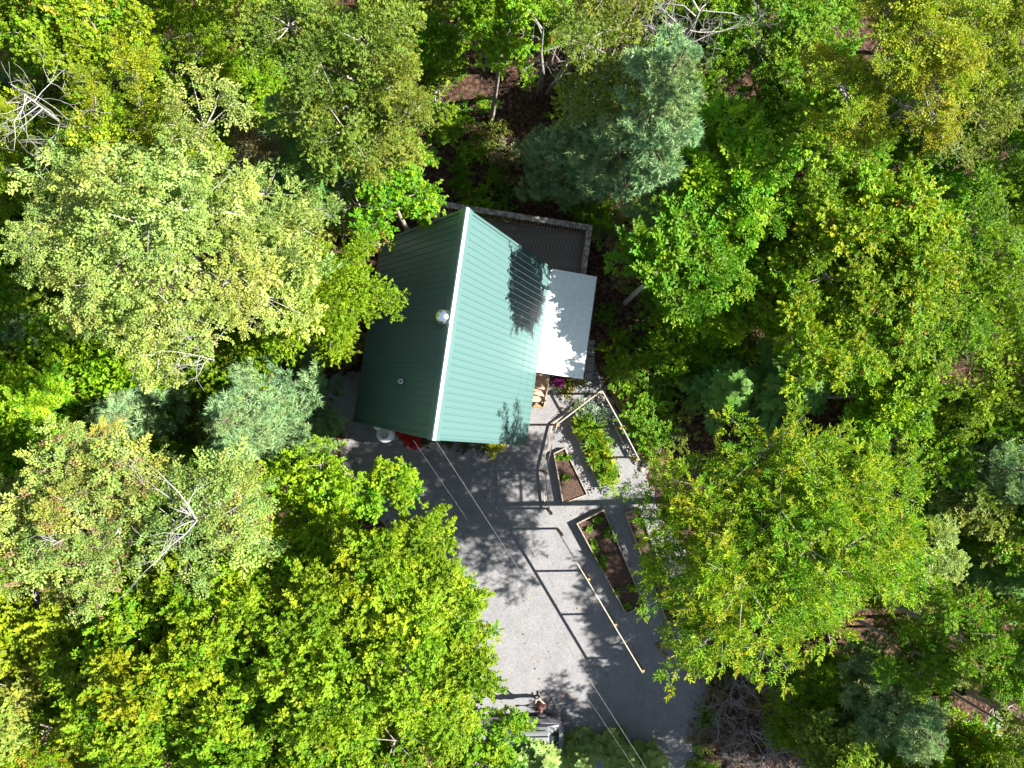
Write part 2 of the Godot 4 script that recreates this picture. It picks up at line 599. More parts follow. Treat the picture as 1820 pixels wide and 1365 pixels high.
	part("trunk", done(st), M[o.get("bark", "bark_grey")], t)
	commit_leaves(leaves, bough, M.leaf, "crown", t).set_meta("kind", "stuff")
	return t

# leafy twigs spread through a flattened ball of radius r, in the colours of one tree
func clump_mesh(spray: ArrayMesh, r: float, n: int, accent: Color, share: float, pal: Array, g: RandomNumberGenerator) -> ArrayMesh:
	var arr := spray.surface_get_arrays(0)
	var sv: PackedVector3Array = arr[Mesh.ARRAY_VERTEX]
	var sn: PackedVector3Array = arr[Mesh.ARRAY_NORMAL]
	var v := PackedVector3Array()
	var nn := PackedVector3Array()
	var cc := PackedColorArray()
	# a few offshoots give the clump an uneven outline
	var shoots := []
	for i in 6:
		shoots.append([Vector3(g.randfn(), g.randfn() * 0.5 + 0.25, g.randfn()).normalized() * r * g.randf_range(0.3, 0.9), r * g.randf_range(0.28, 0.55), mixed(pal, g)])
	for q in n:
		var sh: Array = shoots[g.randi() % 6]
		var b := in_ball(g)
		b.y *= 0.7
		var p: Vector3 = sh[0] * Vector3(1, 0.7, 1) + b * sh[1]
		var z := (b * 0.6 + p / r + Vector3(g.randfn() * 0.3, g.randf_range(-0.3, 0.35), g.randfn() * 0.3)).normalized()
		var up := Vector3(g.randfn() * 0.33 + b.x * 0.4, 1.0, g.randfn() * 0.33 + b.z * 0.4)
		var col := tint(sh[2], g)
		if g.randf() < share:
			col = col.lerp(accent, g.randf_range(0.4, 1.0))
		var x := up.cross(z).normalized()
		var s := g.randf_range(0.75, 1.25)
		var bs := Basis(x, z.cross(x), z)
		for i in sv.size():
			v.append(p + bs * sv[i] * s)
			nn.append(bs * sn[i])
			cc.append(col)
	var out := []
	out.resize(Mesh.ARRAY_MAX)
	out[Mesh.ARRAY_VERTEX] = v
	out[Mesh.ARRAY_NORMAL] = nn
	out[Mesh.ARRAY_COLOR] = cc
	var m := ArrayMesh.new()
	m.add_surface_from_arrays(Mesh.PRIMITIVE_TRIANGLES, out)
	return m

# a conifer with whorls of branches; plume: pine tufts at the ends, else flat fir twigs all along
func conifer(called: String, label: String, px: float, py: float, r: float, h: float, o := {}) -> Node3D:
	var g := RandomNumberGenerator.new()
	g.seed = hash(Vector2i(int(px), int(py) + 7000))
	crowns.append([Vector2(px, py), r, "" if o.has("group") else short_name(label)])
	var pal: Array = PAL[o.get("pal", "pine")]
	var kind: String = o.get("leaf", "pine")
	var base_h: float = o.get("base", 0.2) * h
	var mid := h * 0.55
	var R := r * (CAM_Y - mid) / F
	var c := P(px, py, mid)
	c.y = 0
	var t := thing(called, label, "tree", c, 0.0, o.get("group", ""))
	var st := mb()
	var tr := clampf(h * 0.012, 0.03, 0.19)
	add_tube(st, [Vector3(0, -0.3, 0), Vector3(0, h * 0.5, 0), Vector3(0, h, 0)], [tr * 1.2, tr * 0.7, 0.015], 7)
	var gap: float = o.get("gap", 0.5 if kind == "pine" else 0.42)
	var whorls := int((h - base_h) / gap)
	var dens: float = o.get("dens", 1.0)
	var ph := g.randf() * TAU
	var sizes := [R, R * 0.62, R * 0.34]
	var boughs := []
	var put := []
	for s in sizes:
		boughs.append(bough_mesh(kind, s, dens, pal, g))
		put.append(Leaves.new())
	for w in whorls:
		var f := (w + 0.5) / whorls
		var y := base_h + (h - base_h) * f
		var reach := R * (pow(1.0 - f, 0.62) if kind == "pine" else pow(1.0 - f, 0.85)) + 0.12
		var nb := int(g.randf_range(5, 8)) if kind == "pine" else int(g.randf_range(5, 8))
		for k in nb:
			var a := TAU * (k + g.randf_range(-0.4, 0.4)) / nb + w * 1.1
			var L := reach * g.randf_range(0.55, 1.15) * (1.0 + 0.15 * sin(2.0 * a + ph))
			var rise := g.randf_range(0.02, 0.3) if kind == "pine" else g.randf_range(-0.35, -0.05)
			var d := Vector3(cos(a), rise, sin(a)).normalized()
			var size := 0 if L > R * 0.8 else (1 if L > R * 0.46 else 2)
			add_tube(st, [Vector3(0, y, 0), Vector3(0, y - L * 0.05, 0) + d * L * 0.55, Vector3(0, y, 0) + d * L], [0.012 + L * 0.008, 0.01 + L * 0.004, 0.006], 4, false)
			var v := g.randf_range(0.82, 1.2)
			var wm := g.randf_range(-0.1, 0.12)
			(put[size] as Leaves).put(Vector3(0, y, 0), d, Vector3(g.randfn() * 0.12, 1, g.randfn() * 0.12), L / sizes[size], Color(v * (1 + wm), v, v * (1 - wm)))
	part("trunk", done(st), M[o.get("bark", "bark_brown")], t)
	for k in 3:
		if put[k].count > 0:
			commit_leaves(put[k], boughs[k], M.needle, "crown", t).set_meta("kind", "stuff")
	return t

# the needles of one bough along +z, L metres long
func bough_mesh(kind: String, L: float, dens: float, pal: Array, g: RandomNumberGenerator) -> ArrayMesh:
	var arr: Array = sprays[kind].surface_get_arrays(0)
	var sv: PackedVector3Array = arr[Mesh.ARRAY_VERTEX]
	var sn: PackedVector3Array = arr[Mesh.ARRAY_NORMAL]
	var v := PackedVector3Array()
	var nn := PackedVector3Array()
	var cc := PackedColorArray()
	var places := []
	if kind == "pine":
		# plumes: side twigs that each carry a row of upturned brushes
		var twigs := []
		var nt := int(5 + L * 4.5)
		for i in nt:
			var s := pow((i + 0.5) / nt, 0.7)
			var sg := 1.0 if i % 2 == 0 else -1.0
			var tl := (L * 0.42 * (1.0 - s * 0.8) + 0.1) * g.randf_range(0.6, 1.1)
			twigs.append([Vector3(0, -L * 0.06 * sin(s * PI), L * s), Vector3(sg * g.randf_range(0.45, 0.95), g.randf_range(-0.05, 0.3), g.randf_range(0.4, 0.85)).normalized() * tl])
		twigs.append([Vector3(0, 0, L * 0.75), Vector3(0, 0, L * 0.28)])
		for tw in twigs:
			var cnt := int(tw[1].length() * 13.0 * dens) + 3
			for q in cnt:
				var s := pow(float(q + 1) / cnt, 0.6)
				var z: Vector3 = (tw[1].normalized() * 0.75 + Vector3(g.randfn() * 0.3, g.randf_range(0.2, 0.9), g.randfn() * 0.3)).normalized()
				places.append([tw[0] + tw[1] * s + Vector3(g.randfn(), g.randfn(), g.randfn()) * 0.035, z, Vector3(g.randfn(), g.randfn(), g.randfn()), g.randf_range(0.8, 1.25)])
	else:
		var cnt := int(L * 17.0 * dens) + 3
		for q in cnt:
			var s := float(q) / cnt
			var sg := 1.0 if q % 2 == 0 else -1.0
			var wid := (L * 0.34 * (1.0 - s) + 0.05) * g.randf_range(0.3, 1.0)
			places.append([Vector3(sg * wid * 0.5, g.randf_range(-0.03, 0.03) - wid * 0.12, L * (0.08 + 0.92 * s)), Vector3(sg * 0.65, -0.08, 0.75).normalized(), Vector3(g.randfn() * 0.15, 1, g.randfn() * 0.15), g.randf_range(0.75, 1.25)])
		places.append([Vector3(0, 0, L - 0.2), Vector3(0, 0, 1), Vector3.UP, 1.1])
	for pl in places:
		var col := tint(mixed(pal, g), g, 0.2)
		var z: Vector3 = pl[1]
		var x: Vector3 = (pl[2] as Vector3).cross(z).normalized()
		var bs := Basis(x, z.cross(x), z)
		for i in sv.size():
			v.append(pl[0] + bs * sv[i] * pl[3])
			nn.append(bs * sn[i])
			cc.append(col)
	var out := []
	out.resize(Mesh.ARRAY_MAX)
	out[Mesh.ARRAY_VERTEX] = v
	out[Mesh.ARRAY_NORMAL] = nn
	out[Mesh.ARRAY_COLOR] = cc
	var m := ArrayMesh.new()
	m.add_surface_from_arrays(Mesh.PRIMITIVE_TRIANGLES, out)
	return m

# bare grey branches, forking three or four times
func add_bare(st: SurfaceTool, g: RandomNumberGenerator, a: Vector3, d: Vector3, l: float, r: float, depth: int, curl: float, forks := 3) -> void:
	var pts := [a]
	var rad := [r]
	var p := a
	var dir := d
	var steps := 4
	for i in steps:
		dir = (dir + Vector3(g.randfn(), g.randfn() * 0.7, g.randfn()) * curl).normalized()
		p = p + dir * l / steps
		pts.append(p)
		rad.append(maxf(0.004, r * (1.0 - 0.72 * (i + 1) / steps)))
	add_tube(st, pts, rad, 5 if r > 0.03 else 3, false)
	if depth > 0:
		for k in forks:
			var i := 1 + g.randi() % steps
			var off := Vector3(g.randfn(), g.randfn() * 0.6, g.randfn()).normalized()
			add_bare(st, g, pts[i], (dir * 0.75 + off * 0.75).normalized(), l * g.randf_range(0.45, 0.7), rad[i] * 0.65, depth - 1, curl, forks)

func dead_tree(called: String, label: String, base: Vector3, tip: Vector3, r: float, boughs: int, from: float, reach: float, sd: int, o := {}) -> Node3D:
	var g := RandomNumberGenerator.new()
	g.seed = sd
	var t := thing(called, label, o.get("category", "dead tree"), base)
	var d := tip - base
	var st := mb()
	add_tube(st, [Vector3(0, -0.2, 0), d * 0.35 + Vector3(0.08, 0, -0.05), d * 0.7 + Vector3(-0.05, 0, 0.06), d], [r, r * 0.85, r * 0.6, r * 0.2], 8)
	part("trunk", done(st), M[o.get("bark", "dead_wood")], t)
	for k in boughs:
		var s := lerpf(from, 1.0, (k + g.randf() * 0.8) / boughs)
		var a := g.randf() * TAU
		var dir: Vector3 = Vector3(cos(a), g.randf_range(-0.1, 0.6), sin(a)) + o.get("sweep", Vector3.ZERO)
		var sb := mb()
		add_bare(sb, g, d * s, dir.normalized(), reach * g.randf_range(0.5, 1.1), r * 0.22, int(o.get("depth", 2)), float(o.get("curl", 0.22)))
		part("branch", done(sb), M[o.get("bark", "dead_wood")], t)
	return t

# a low leafy bush or sapling
func shrub(called: String, label: String, at: Vector3, r: float, h: float, o := {}) -> Node3D:
	var g := RandomNumberGenerator.new()
	g.seed = hash(Vector2i(int(at.x * 100), int(at.z * 100) + 31))
	var t := thing(called, label, o.get("category", "shrub"), at, 0.0, o.get("group", ""))
	var pal: Array = o.get("colors", PAL[o.get("pal", "mid")])
	var st := mb()
	var leaves := Leaves.new()
	var ns: int = o.get("stems", clampi(int(r * 9), 4, 14))
	var unit := r * 0.4
	var key := "%s %s %d" % [o.get("leaf", "small"), o.get("pal", str(pal)), int(r * 5.0)]
	if not bushes.has(key):
		bushes[key] = [clump_mesh(sprays[o.get("leaf", "small")], unit * 1.15, int(o.get("dens", 1.0) * 260.0 * r * r / ns * 0.6) + 3, ORANGE, 0.01, pal, g), unit]
	for k in ns:
		var a := g.randf() * TAU
		var rr := r * sqrt(g.randf()) * 0.85
		var tip := Vector3(cos(a) * rr, h * g.randf_range(0.55, 1.0) * (1.0 - 0.4 * rr / r), sin(a) * rr)
		add_tube(st, [Vector3(cos(a) * rr * 0.15, -0.1, sin(a) * rr * 0.15), tip * Vector3(0.5, 0.6, 0.5), tip], [0.018, 0.012, 0.006], 4, false)
		var sr := r * g.randf_range(0.32, 0.5)
		var v := g.randf_range(0.8, 1.2)
		var wm := g.randf_range(-0.12, 0.12)
		var up := Vector3(g.randfn() * 0.2, 1, g.randfn() * 0.2).normalized()
		var z := Vector3(cos(a * 7.0), 0, sin(a * 7.0))
		leaves.put(Vector3(tip.x, maxf(tip.y, sr * 0.5), tip.z), (z - up * z.dot(up)).normalized(), up, sr / bushes[key][1], Color(v * (1 + wm), v, v * (1 - wm)))
	part("stem", done(st), M.bark_brown, t)
	commit_leaves(leaves, bushes[key][0], M[o.get("mat", "leaf")], "foliage", t).set_meta("kind", "stuff")
	return t

var bushes := {}
func xz(v: Vector3) -> Vector2:
	return Vector2(v.x, v.z)

func ground_y(x: float, z: float) -> float:
	if Geometry2D.is_point_in_polygon(Vector2(x, z), yard):
		return -0.03
	return -0.01 + (noise.get_noise_2d(x * 2.2, z * 2.2) + 0.15) * 0.16

# ---------------------------------------------------------------- light, camera
func make_view() -> void:
	setup_view()
	var cam := Camera3D.new()
	cam.name = "camera"
	add_child(cam)
	cam.transform = Transform3D(Basis(cam_x, -cam_down, -cam_fwd), Vector3(0, CAM_Y, 0))
	cam.fov = rad_to_deg(2.0 * atan(CY / F))
	cam.near = 0.1
	cam.far = 600.0
	cam.current = true
	var sky_mat := ProceduralSkyMaterial.new()
	sky_mat.sky_top_color = Color(0.53, 0.59, 0.68)
	sky_mat.sky_horizon_color = Color(0.8, 0.84, 0.88)
	sky_mat.sky_curve = 0.12
	sky_mat.ground_bottom_color = Color(0.12, 0.14, 0.08)
	sky_mat.ground_horizon_color = Color(0.5, 0.58, 0.6)
	var sky := Sky.new()
	sky.sky_material = sky_mat
	var env := Environment.new()
	env.background_mode = Environment.BG_SKY
	env.sky = sky
	env.background_energy_multiplier = 0.44
	env.tonemap_mode = Environment.TONE_MAPPER_LINEAR
	env.tonemap_exposure = 4.2
	env.sdfgi_enabled = true
	env.ssao_enabled = true
	env.ssil_enabled = true
	var we := WorldEnvironment.new()
	we.name = "world_environment"
	we.environment = env
	add_child(we)
	var sun := DirectionalLight3D.new()
	sun.name = "sun"
	sun.light_energy = 1.6
	sun.light_color = Color(1.0, 0.98, 0.94)
	sun.light_angular_distance = 0.5
	sun.shadow_enabled = true
	add_child(sun)
	# post shadows on the gravel run straight to the left, a little longer than the posts are high
	var el := deg_to_rad(40.0)
	sun.look_at_from_position(Vector3.ZERO, Vector3(-cos(el), -sin(el), 0.0))

# ---------------------------------------------------------------- ground
func make_ground() -> void:
	noise.frequency = 0.08
	noise.fractal_octaves = 3
	noise.seed = 9
	for p in [[548, 700], [600, 664], [760, 650], [960, 600], [1048, 590], [1060, 640], [1078, 690], [1112, 750], [1142, 822], [1172, 890], [1215, 980], [1262, 1080], [1285, 1150], [1262, 1230], [1240, 1300], [1262, 1420], [1290, 1560], [880, 1560], [850, 1380], [820, 1180], [740, 1000], [640, 900], [590, 850], [606, 800], [606, 770], [560, 764]]:
		yard.append(xz(P(p[0], p[1])))
	var coords := []
	for v in [-260.0, -140.0, -80.0, -50.0]:
		coords.append(v)
	var v := -34.0
	while v <= 34.0:
		coords.append(v)
		v += 0.5
	for w in [50.0, 80.0, 140.0, 260.0]:
		coords.append(w)
	var st := mb()
	st.set_smooth_group(1)
	var hs := []
	for i in coords.size():
		var row := []
		for k in coords.size():
			row.append(Vector3(coords[i], ground_y(coords[i], coords[k]), coords[k]))
		hs.append(row)
	for i in coords.size() - 1:
		for k in coords.size() - 1:
			quad(st, hs[i][k], hs[i + 1][k], hs[i + 1][k + 1], hs[i][k + 1])
	structure("ground", done(st), M.forest)
	# the gravel, with an edge that wanders
	var poly := PackedVector2Array()
	var g := RandomNumberGenerator.new()
	g.seed = 77
	for i in yard.size():
		var a := yard[i]
		var b := yard[(i + 1) % yard.size()]
		var n := maxi(1, int(a.distance_to(b) / 0.22))
		var out := (b - a).orthogonal().normalized()
		for k in n:
			poly.append(a.lerp(b, float(k) / n) + out * (noise.get_noise_2d(a.lerp(b, float(k) / n).x * 25.0, a.lerp(b, float(k) / n).y * 25.0) * 0.28 + g.randf_range(-0.05, 0.05)))
	structure("gravel", prism_mesh(poly, -0.12, 0.004), M.gravel)

func blocked(x: float, z: float, room: float) -> bool:
	# house and deck with some room round them, and the gravel
	var l := to_house(Vector3(x, 0, z))
	if absf(l.x) < 3.2 + room and absf(l.z) < 4.0 + room:
		return true
	if l.x > -2.4 - room and l.x < 6.3 + room and l.z > -5.4 - room and l.z < 1.6:
		return true
	if Geometry2D.is_point_in_polygon(Vector2(x, z), yard):
		return true
	if room > 0.0:
		for k in 8:
			if Geometry2D.is_point_in_polygon(Vector2(x + cos(k * PI / 4) * room, z + sin(k * PI / 4) * room), yard):
				return true
	return false

func make_litter() -> void:
	var g := RandomNumberGenerator.new()
	g.seed = 501
	var st := mb()
	st.set_smooth_group(-1)
	add_leaf(st, Vector3(0, 0, -0.05), Vector3(0, 0.05, 1).normalized(), Vector3.UP, 0.11, 0.075, 0.3)
	var one := done(st)
	var l := Leaves.new()
	var cols := [Color(0.11, 0.062, 0.036), Color(0.16, 0.098, 0.06), Color(0.07, 0.044, 0.03), Color(0.2, 0.14, 0.09), Color(0.17, 0.08, 0.03), Color(0.055, 0.034, 0.026)]
	while l.count < 42000:
		var x := g.randf_range(-23, 30)
		var z := g.randf_range(-22, 19)
		if noise.get_noise_2d(x * 7.0, z * 7.0) < g.randf_range(-0.5, 0.2) or blocked(x, z, 0.0):
			continue
		var a := g.randf() * TAU
		l.put(Vector3(x, ground_y(x, z) + g.randf_range(0.008, 0.035), z), Vector3(cos(a), g.randf_range(-0.2, 0.2), sin(a)).normalized(), Vector3(g.randfn() * 0.3, 1, g.randfn() * 0.3), g.randf_range(0.6, 1.4), tint(cols[g.randi() % 6], g, 0.3))
	var o := commit_leaves(l, one, M.dry, "leaf_litter", self)
	o.set_meta("kind", "stuff")
	tag(o, "brown fallen leaves and needles covering the forest floor", "leaf litter")
	var y := Leaves.new()
	var poly_cols := [Color(0.5, 0.2, 0.04), Color(0.34, 0.2, 0.08), Color(0.42, 0.3, 0.12), Color(0.12, 0.08, 0.05), Color(0.2, 0.12, 0.07)]
	while y.count < 420:
		var p := P(g.randf_range(600, 1290), g.randf_range(690, 1365))
		if not Geometry2D.is_point_in_polygon(xz(p), yard):
			continue
		var a := g.randf() * TAU
		y.put(p + Vector3(0, 0.015, 0), Vector3(cos(a), g.randf_range(-0.1, 0.2), sin(a)).normalized(), Vector3(g.randfn() * 0.2, 1, g.randfn() * 0.2), g.randf_range(0.35, 1.0), tint(poly_cols[g.randi() % 5], g, 0.3))
	while y.count < 2600:
		var i := g.randi() % yard.size()
		var e := yard[i].lerp(yard[(i + 1) % yard.size()], g.randf())
		var p := Vector3(e.x + g.randfn() * 0.35, 0.012, e.y + g.randfn() * 0.35)
		var hp := to_house(p)
		if absf(hp.x) < 3.4 and absf(hp.z) < 3.6:
			continue
		var a := g.randf() * TAU
		y.put(p, Vector3(cos(a), g.randf_range(-0.1, 0.2), sin(a)).normalized(), Vector3(g.randfn() * 0.25, 1, g.randfn() * 0.25), g.randf_range(0.5, 1.2), tint(cols[g.randi() % 6], g, 0.3))
	var q := commit_leaves(y, one, M.dry, "fallen_leaves", self)
	q.set_meta("kind", "stuff")
	tag(q, "stray orange and brown leaves blown across the gravel", "leaf litter")
	# tan dry grass outside the garden fence
	var bl := mb()
	bl.set_smooth_group(-1)
	for k in 7:
		var a := k * 0.9
		var d := Vector3(cos(a) * 0.35, 1, sin(a) * 0.35)
		var s := Vector3(-sin(a), 0, cos(a)) * 0.006
		for v in [-s, d * 0.16 + Vector3(cos(a), -0.3, sin(a)) * 0.05, s]:
			bl.add_vertex(v)
	var blades := done(bl)
	var dg := Leaves.new()
	while dg.count < 2600:
		var p := P(g.randf_range(1080, 1180), g.randf_range(690, 830))
		if blocked(p.x, p.z, 0.0) or g.randf() < 0.4 + noise.get_noise_2d(p.x * 9, p.z * 9):
			continue
		p.y = ground_y(p.x, p.z)
		var a := g.randf() * TAU
		dg.put(p, Vector3(cos(a), 0, sin(a)), Vector3.UP, g.randf_range(0.6, 1.3), tint(Color(0.42, 0.3, 0.17), g, 0.3))
	var gr := commit_leaves(dg, blades, M.dry, "dry_grass", self)
	gr.set_meta("kind", "stuff")
	tag(gr, "tan dry grass along the outside of the garden fence", "grass")

# ---------------------------------------------------------------- the cottage
const HC := Vector3(-0.518, 0, -2.895)
const HA := 0.1407
const EAVE := 2.8
const RIDGE := 9.683
const HALF := 3.597
const LEN := 7.4416
func to_house(p: Vector3) -> Vector3:
	return (p - HC).rotated(Vector3.UP, HA)

func roof_hit(px: float, py: float) -> Vector3:
	var h := 5.0
	for i in 40:
		var l := to_house(P(px, py, h))
		h = lerpf(h, RIDGE - absf(l.x) * (RIDGE - EAVE) / HALF, 0.5)
	return to_house(P(px, py, h))

func make_house() -> void:
	var t := thing("cottage", "steep A-frame cottage with a green ribbed metal roof and pale ridge cap", "house", HC, -HA)
	var slope := Vector2(HALF, EAVE - RIDGE)
	var sl := slope.length()
	# walls and gables below the roof
	var w := HALF - 0.5
	var wall_top := RIDGE - (w + 0.0) * (RIDGE - EAVE) / HALF - 0.25
	for s in [-1.0, 1.0]:
		part("side_wall", box_mesh(Vector3(0.16, wall_top, LEN - 0.9)), M.siding, t, Transform3D(Basis.IDENTITY, Vector3(s * w, wall_top * 0.5, 0)))
	for s in [-1.0, 1.0]:
		var st := mb()
		st.set_smooth_group(-1)
		var zc: float = s * (LEN * 0.5 - 0.52)
		var peak := RIDGE - 0.32
		var pts := [Vector2(-w - 0.07, 0), Vector2(w + 0.07, 0), Vector2(w + 0.07, wall_top - 0.14), Vector2(0, peak), Vector2(-w - 0.07, wall_top - 0.14)]
		var zo: float = zc + s * 0.08
		var zi: float = zc - s * 0.08
		for k in range(1, 4):
			for z in [zo, zi]:
				var tri := [Vector3(pts[0].x, pts[0].y, z), Vector3(pts[k].x, pts[k].y, z), Vector3(pts[k + 1].x, pts[k + 1].y, z)]
				if z > minf(zo, zi):
					tri.reverse()
				for v in tri:
					st.add_vertex(v)
		part("gable_wall", done(st), M.siding, t)
		# windows and a door in the gable
		for wx in [-1.35, 1.35]:
			var fr := part("window", box_mesh(Vector3(1.2, 1.3, 0.08)), M.white_paint, t, Transform3D(Basis.IDENTITY, Vector3(wx, 1.75, zo + s * 0.03)))
			part("pane", box_mesh(Vector3(1.04, 1.14, 0.04)), M.dark_glass, fr, Transform3D(Basis.IDENTITY, Vector3(0, 0, s * 0.04)))
		var up := part("window", box_mesh(Vector3(1.5, 1.5, 0.08)), M.white_paint, t, Transform3D(Basis.IDENTITY, Vector3(0, 5.1, zo + s * 0.03)))
		part("pane", box_mesh(Vector3(1.34, 1.34, 0.04)), M.dark_glass, up, Transform3D(Basis.IDENTITY, Vector3(0, 0, s * 0.04)))
	var door := part("door", box_mesh(Vector3(0.08, 2.0, 0.9)), M.red_wood, t, Transform3D(Basis.IDENTITY, Vector3(w + 0.1, 1.65, 1.2)))
	part("door_handle", box_mesh(Vector3(0.06, 0.05, 0.14)), M.steel, door, Transform3D(Basis.IDENTITY, Vector3(0.06, 0.0, 0.34)))
	# roof boarding
	var roof := Node3D.new()
	roof.name = "roof"
	t.add_child(roof)
	for s in [-1.0, 1.0]:
		var n := Vector3(-slope.y * s, slope.x, 0).normalized()
		var x := Vector3(slope.x * s, slope.y, 0).normalized()
		var mid := Vector3(HALF * 0.5 * s, (RIDGE + EAVE) * 0.5, 0) - n * 0.09 - x * 0.0
		part("roof_boarding", box_mesh(Vector3(sl - 0.1, 0.12, LEN - 0.08)), M.old_wood, roof, Transform3D(Basis(x, n, x.cross(n)), mid))
	# ribbed metal sheets, eight to a side
	var ns := 8
	var sw := LEN / ns
	var prof := []
	for k in 4:
		var z0 := sw * (k + 0.5) / 4.0
		prof.append_array([Vector2(z0 - 0.034, 0), Vector2(z0 - 0.016, 0.024), Vector2(z0 + 0.016, 0.024), Vector2(z0 + 0.034, 0)])
	prof.push_front(Vector2(0.0, 0))
	prof.append(Vector2(sw, 0))
	var sheet := mb()
	sheet.set_smooth_group(-1)
	for k in prof.size() - 1:
		quad(sheet, Vector3(0.05, prof[k].y, prof[k].x), Vector3(sl + 0.04, prof[k].y, prof[k].x), Vector3(sl + 0.04, prof[k + 1].y, prof[k + 1].x), Vector3(0.05, prof[k + 1].y, prof[k + 1].x))
		quad(sheet, Vector3(sl + 0.04, prof[k].y, prof[k].x), Vector3(sl + 0.04, prof[k].y - 0.025, prof[k].x), Vector3(sl + 0.04, prof[k + 1].y - 0.025, prof[k + 1].x), Vector3(sl + 0.04, prof[k + 1].y, prof[k + 1].x))
	var sheet_mesh := done(sheet)
	for s in [-1.0, 1.0]:
		var x := Vector3(slope.x * s, slope.y, 0).normalized()
		var z := Vector3(0, 0, s)
		var b := Basis(x, z.cross(x), z)
		for k in ns:
			var at := Vector3(0, RIDGE, (-LEN * 0.5 + sw * k) * s)
			var tilt := 0.0012 * ((k * 7) % 5 - 2)
			part("roof_sheet", sheet_mesh, M.roof, roof, Transform3D(b.rotated(x, tilt), at))
		# rows of screws near the eave
		var sc := mb()
		for row in [0.12, 0.75, 1.5]:
			for k in ns * 4:
				for e in [-0.06, 0.06]:
					add_box(sc, Vector3(sl - row, 0.006, sw * (k + 0.5) / 4.0 + e) + Vector3(0, 0, -LEN * 0.5 if s > 0 else -LEN * 0.5), Vector3(0.022, 0.014, 0.022))
		var so := part("screw_rows", done(sc), M.screw, roof, Transform3D(b, Vector3(0, RIDGE, 0)))
		so.set_meta("kind", "stuff")
		# verge trim along both gable ends
		for e in [-1.0, 1.0]:
			part("verge_trim", box_mesh(Vector3(sl + 0.02, 0.15, 0.09)), M.roof_trim, roof, Transform3D(b, Vector3(0, RIDGE, 0) + x * (sl * 0.5 + 0.06) + b.y * (-0.03) + Vector3(0, 0, e * (LEN * 0.5 + 0.03))))
	# folded ridge cap
	var capp := [Vector2(-0.215, -0.36), Vector2(-0.05, -0.02), Vector2(0.0, 0.012), Vector2(0.1, -0.045), Vector2(0.215, -0.36)]
	var cp := mb()
	cp.set_smooth_group(-1)
	for k in 4:
		quad(cp, Vector3(capp[k].x, capp[k].y, -LEN * 0.5 - 0.09), Vector3(capp[k + 1].x, capp[k + 1].y, -LEN * 0.5 - 0.09), Vector3(capp[k + 1].x, capp[k + 1].y, LEN * 0.5 + 0.09), Vector3(capp[k].x, capp[k].y, LEN * 0.5 + 0.09))
	part("ridge_cap", done(cp), M.roof_cap, roof, Transform3D(Basis.IDENTITY, Vector3(0, RIDGE + 0.06, 0)))
	# stove chimney beside the ridge
	var top := to_house(P(787, 562, 10.25))
	var ch := Node3D.new()
	ch.name = "chimney"
	t.add_child(ch)
	var foot := RIDGE - absf(top.x) * (RIDGE - EAVE) / HALF
	ch.position = Vector3(top.x, foot - 0.35, top.z)
	var hh := 10.1 - foot + 0.35
	part("flashing", lathe_mesh([Vector2(0.34, 0.0), Vector2(0.2, 0.55), Vector2(0.0, 0.56)]), M.roof_trim, ch)
	part("pipe", lathe_mesh([Vector2(0.16, 0.3), Vector2(0.16, hh), Vector2(0.0, hh)]), M.steel, ch)
	part("cap", lathe_mesh([Vector2(0.0, hh + 0.02), Vector2(0.21, hh + 0.02), Vector2(0.235, hh + 0.04), Vector2(0.235, hh + 0.1), Vector2(0.2, hh + 0.17), Vector2(0.13, hh + 0.22), Vector2(0.06, hh + 0.245), Vector2(0.0, hh + 0.25)], 24), M.steel, ch)
	# small plumbing vent on the shaded slope
	var v := roof_hit(714, 679)
	var ve := Node3D.new()
	ve.name = "vent"
	t.add_child(ve)
	ve.position = v
	part("boot", lathe_mesh([Vector2(0.15, -0.22), Vector2(0.09, 0.1), Vector2(0.06, 0.16)], 14), M.screw, ve)
	part("pipe", lathe_mesh([Vector2(0.085, -0.1), Vector2(0.085, 0.5), Vector2(0.06, 0.5), Vector2(0.06, 0.1), Vector2(0.0, 0.1)], 14), M.pvc, ve)

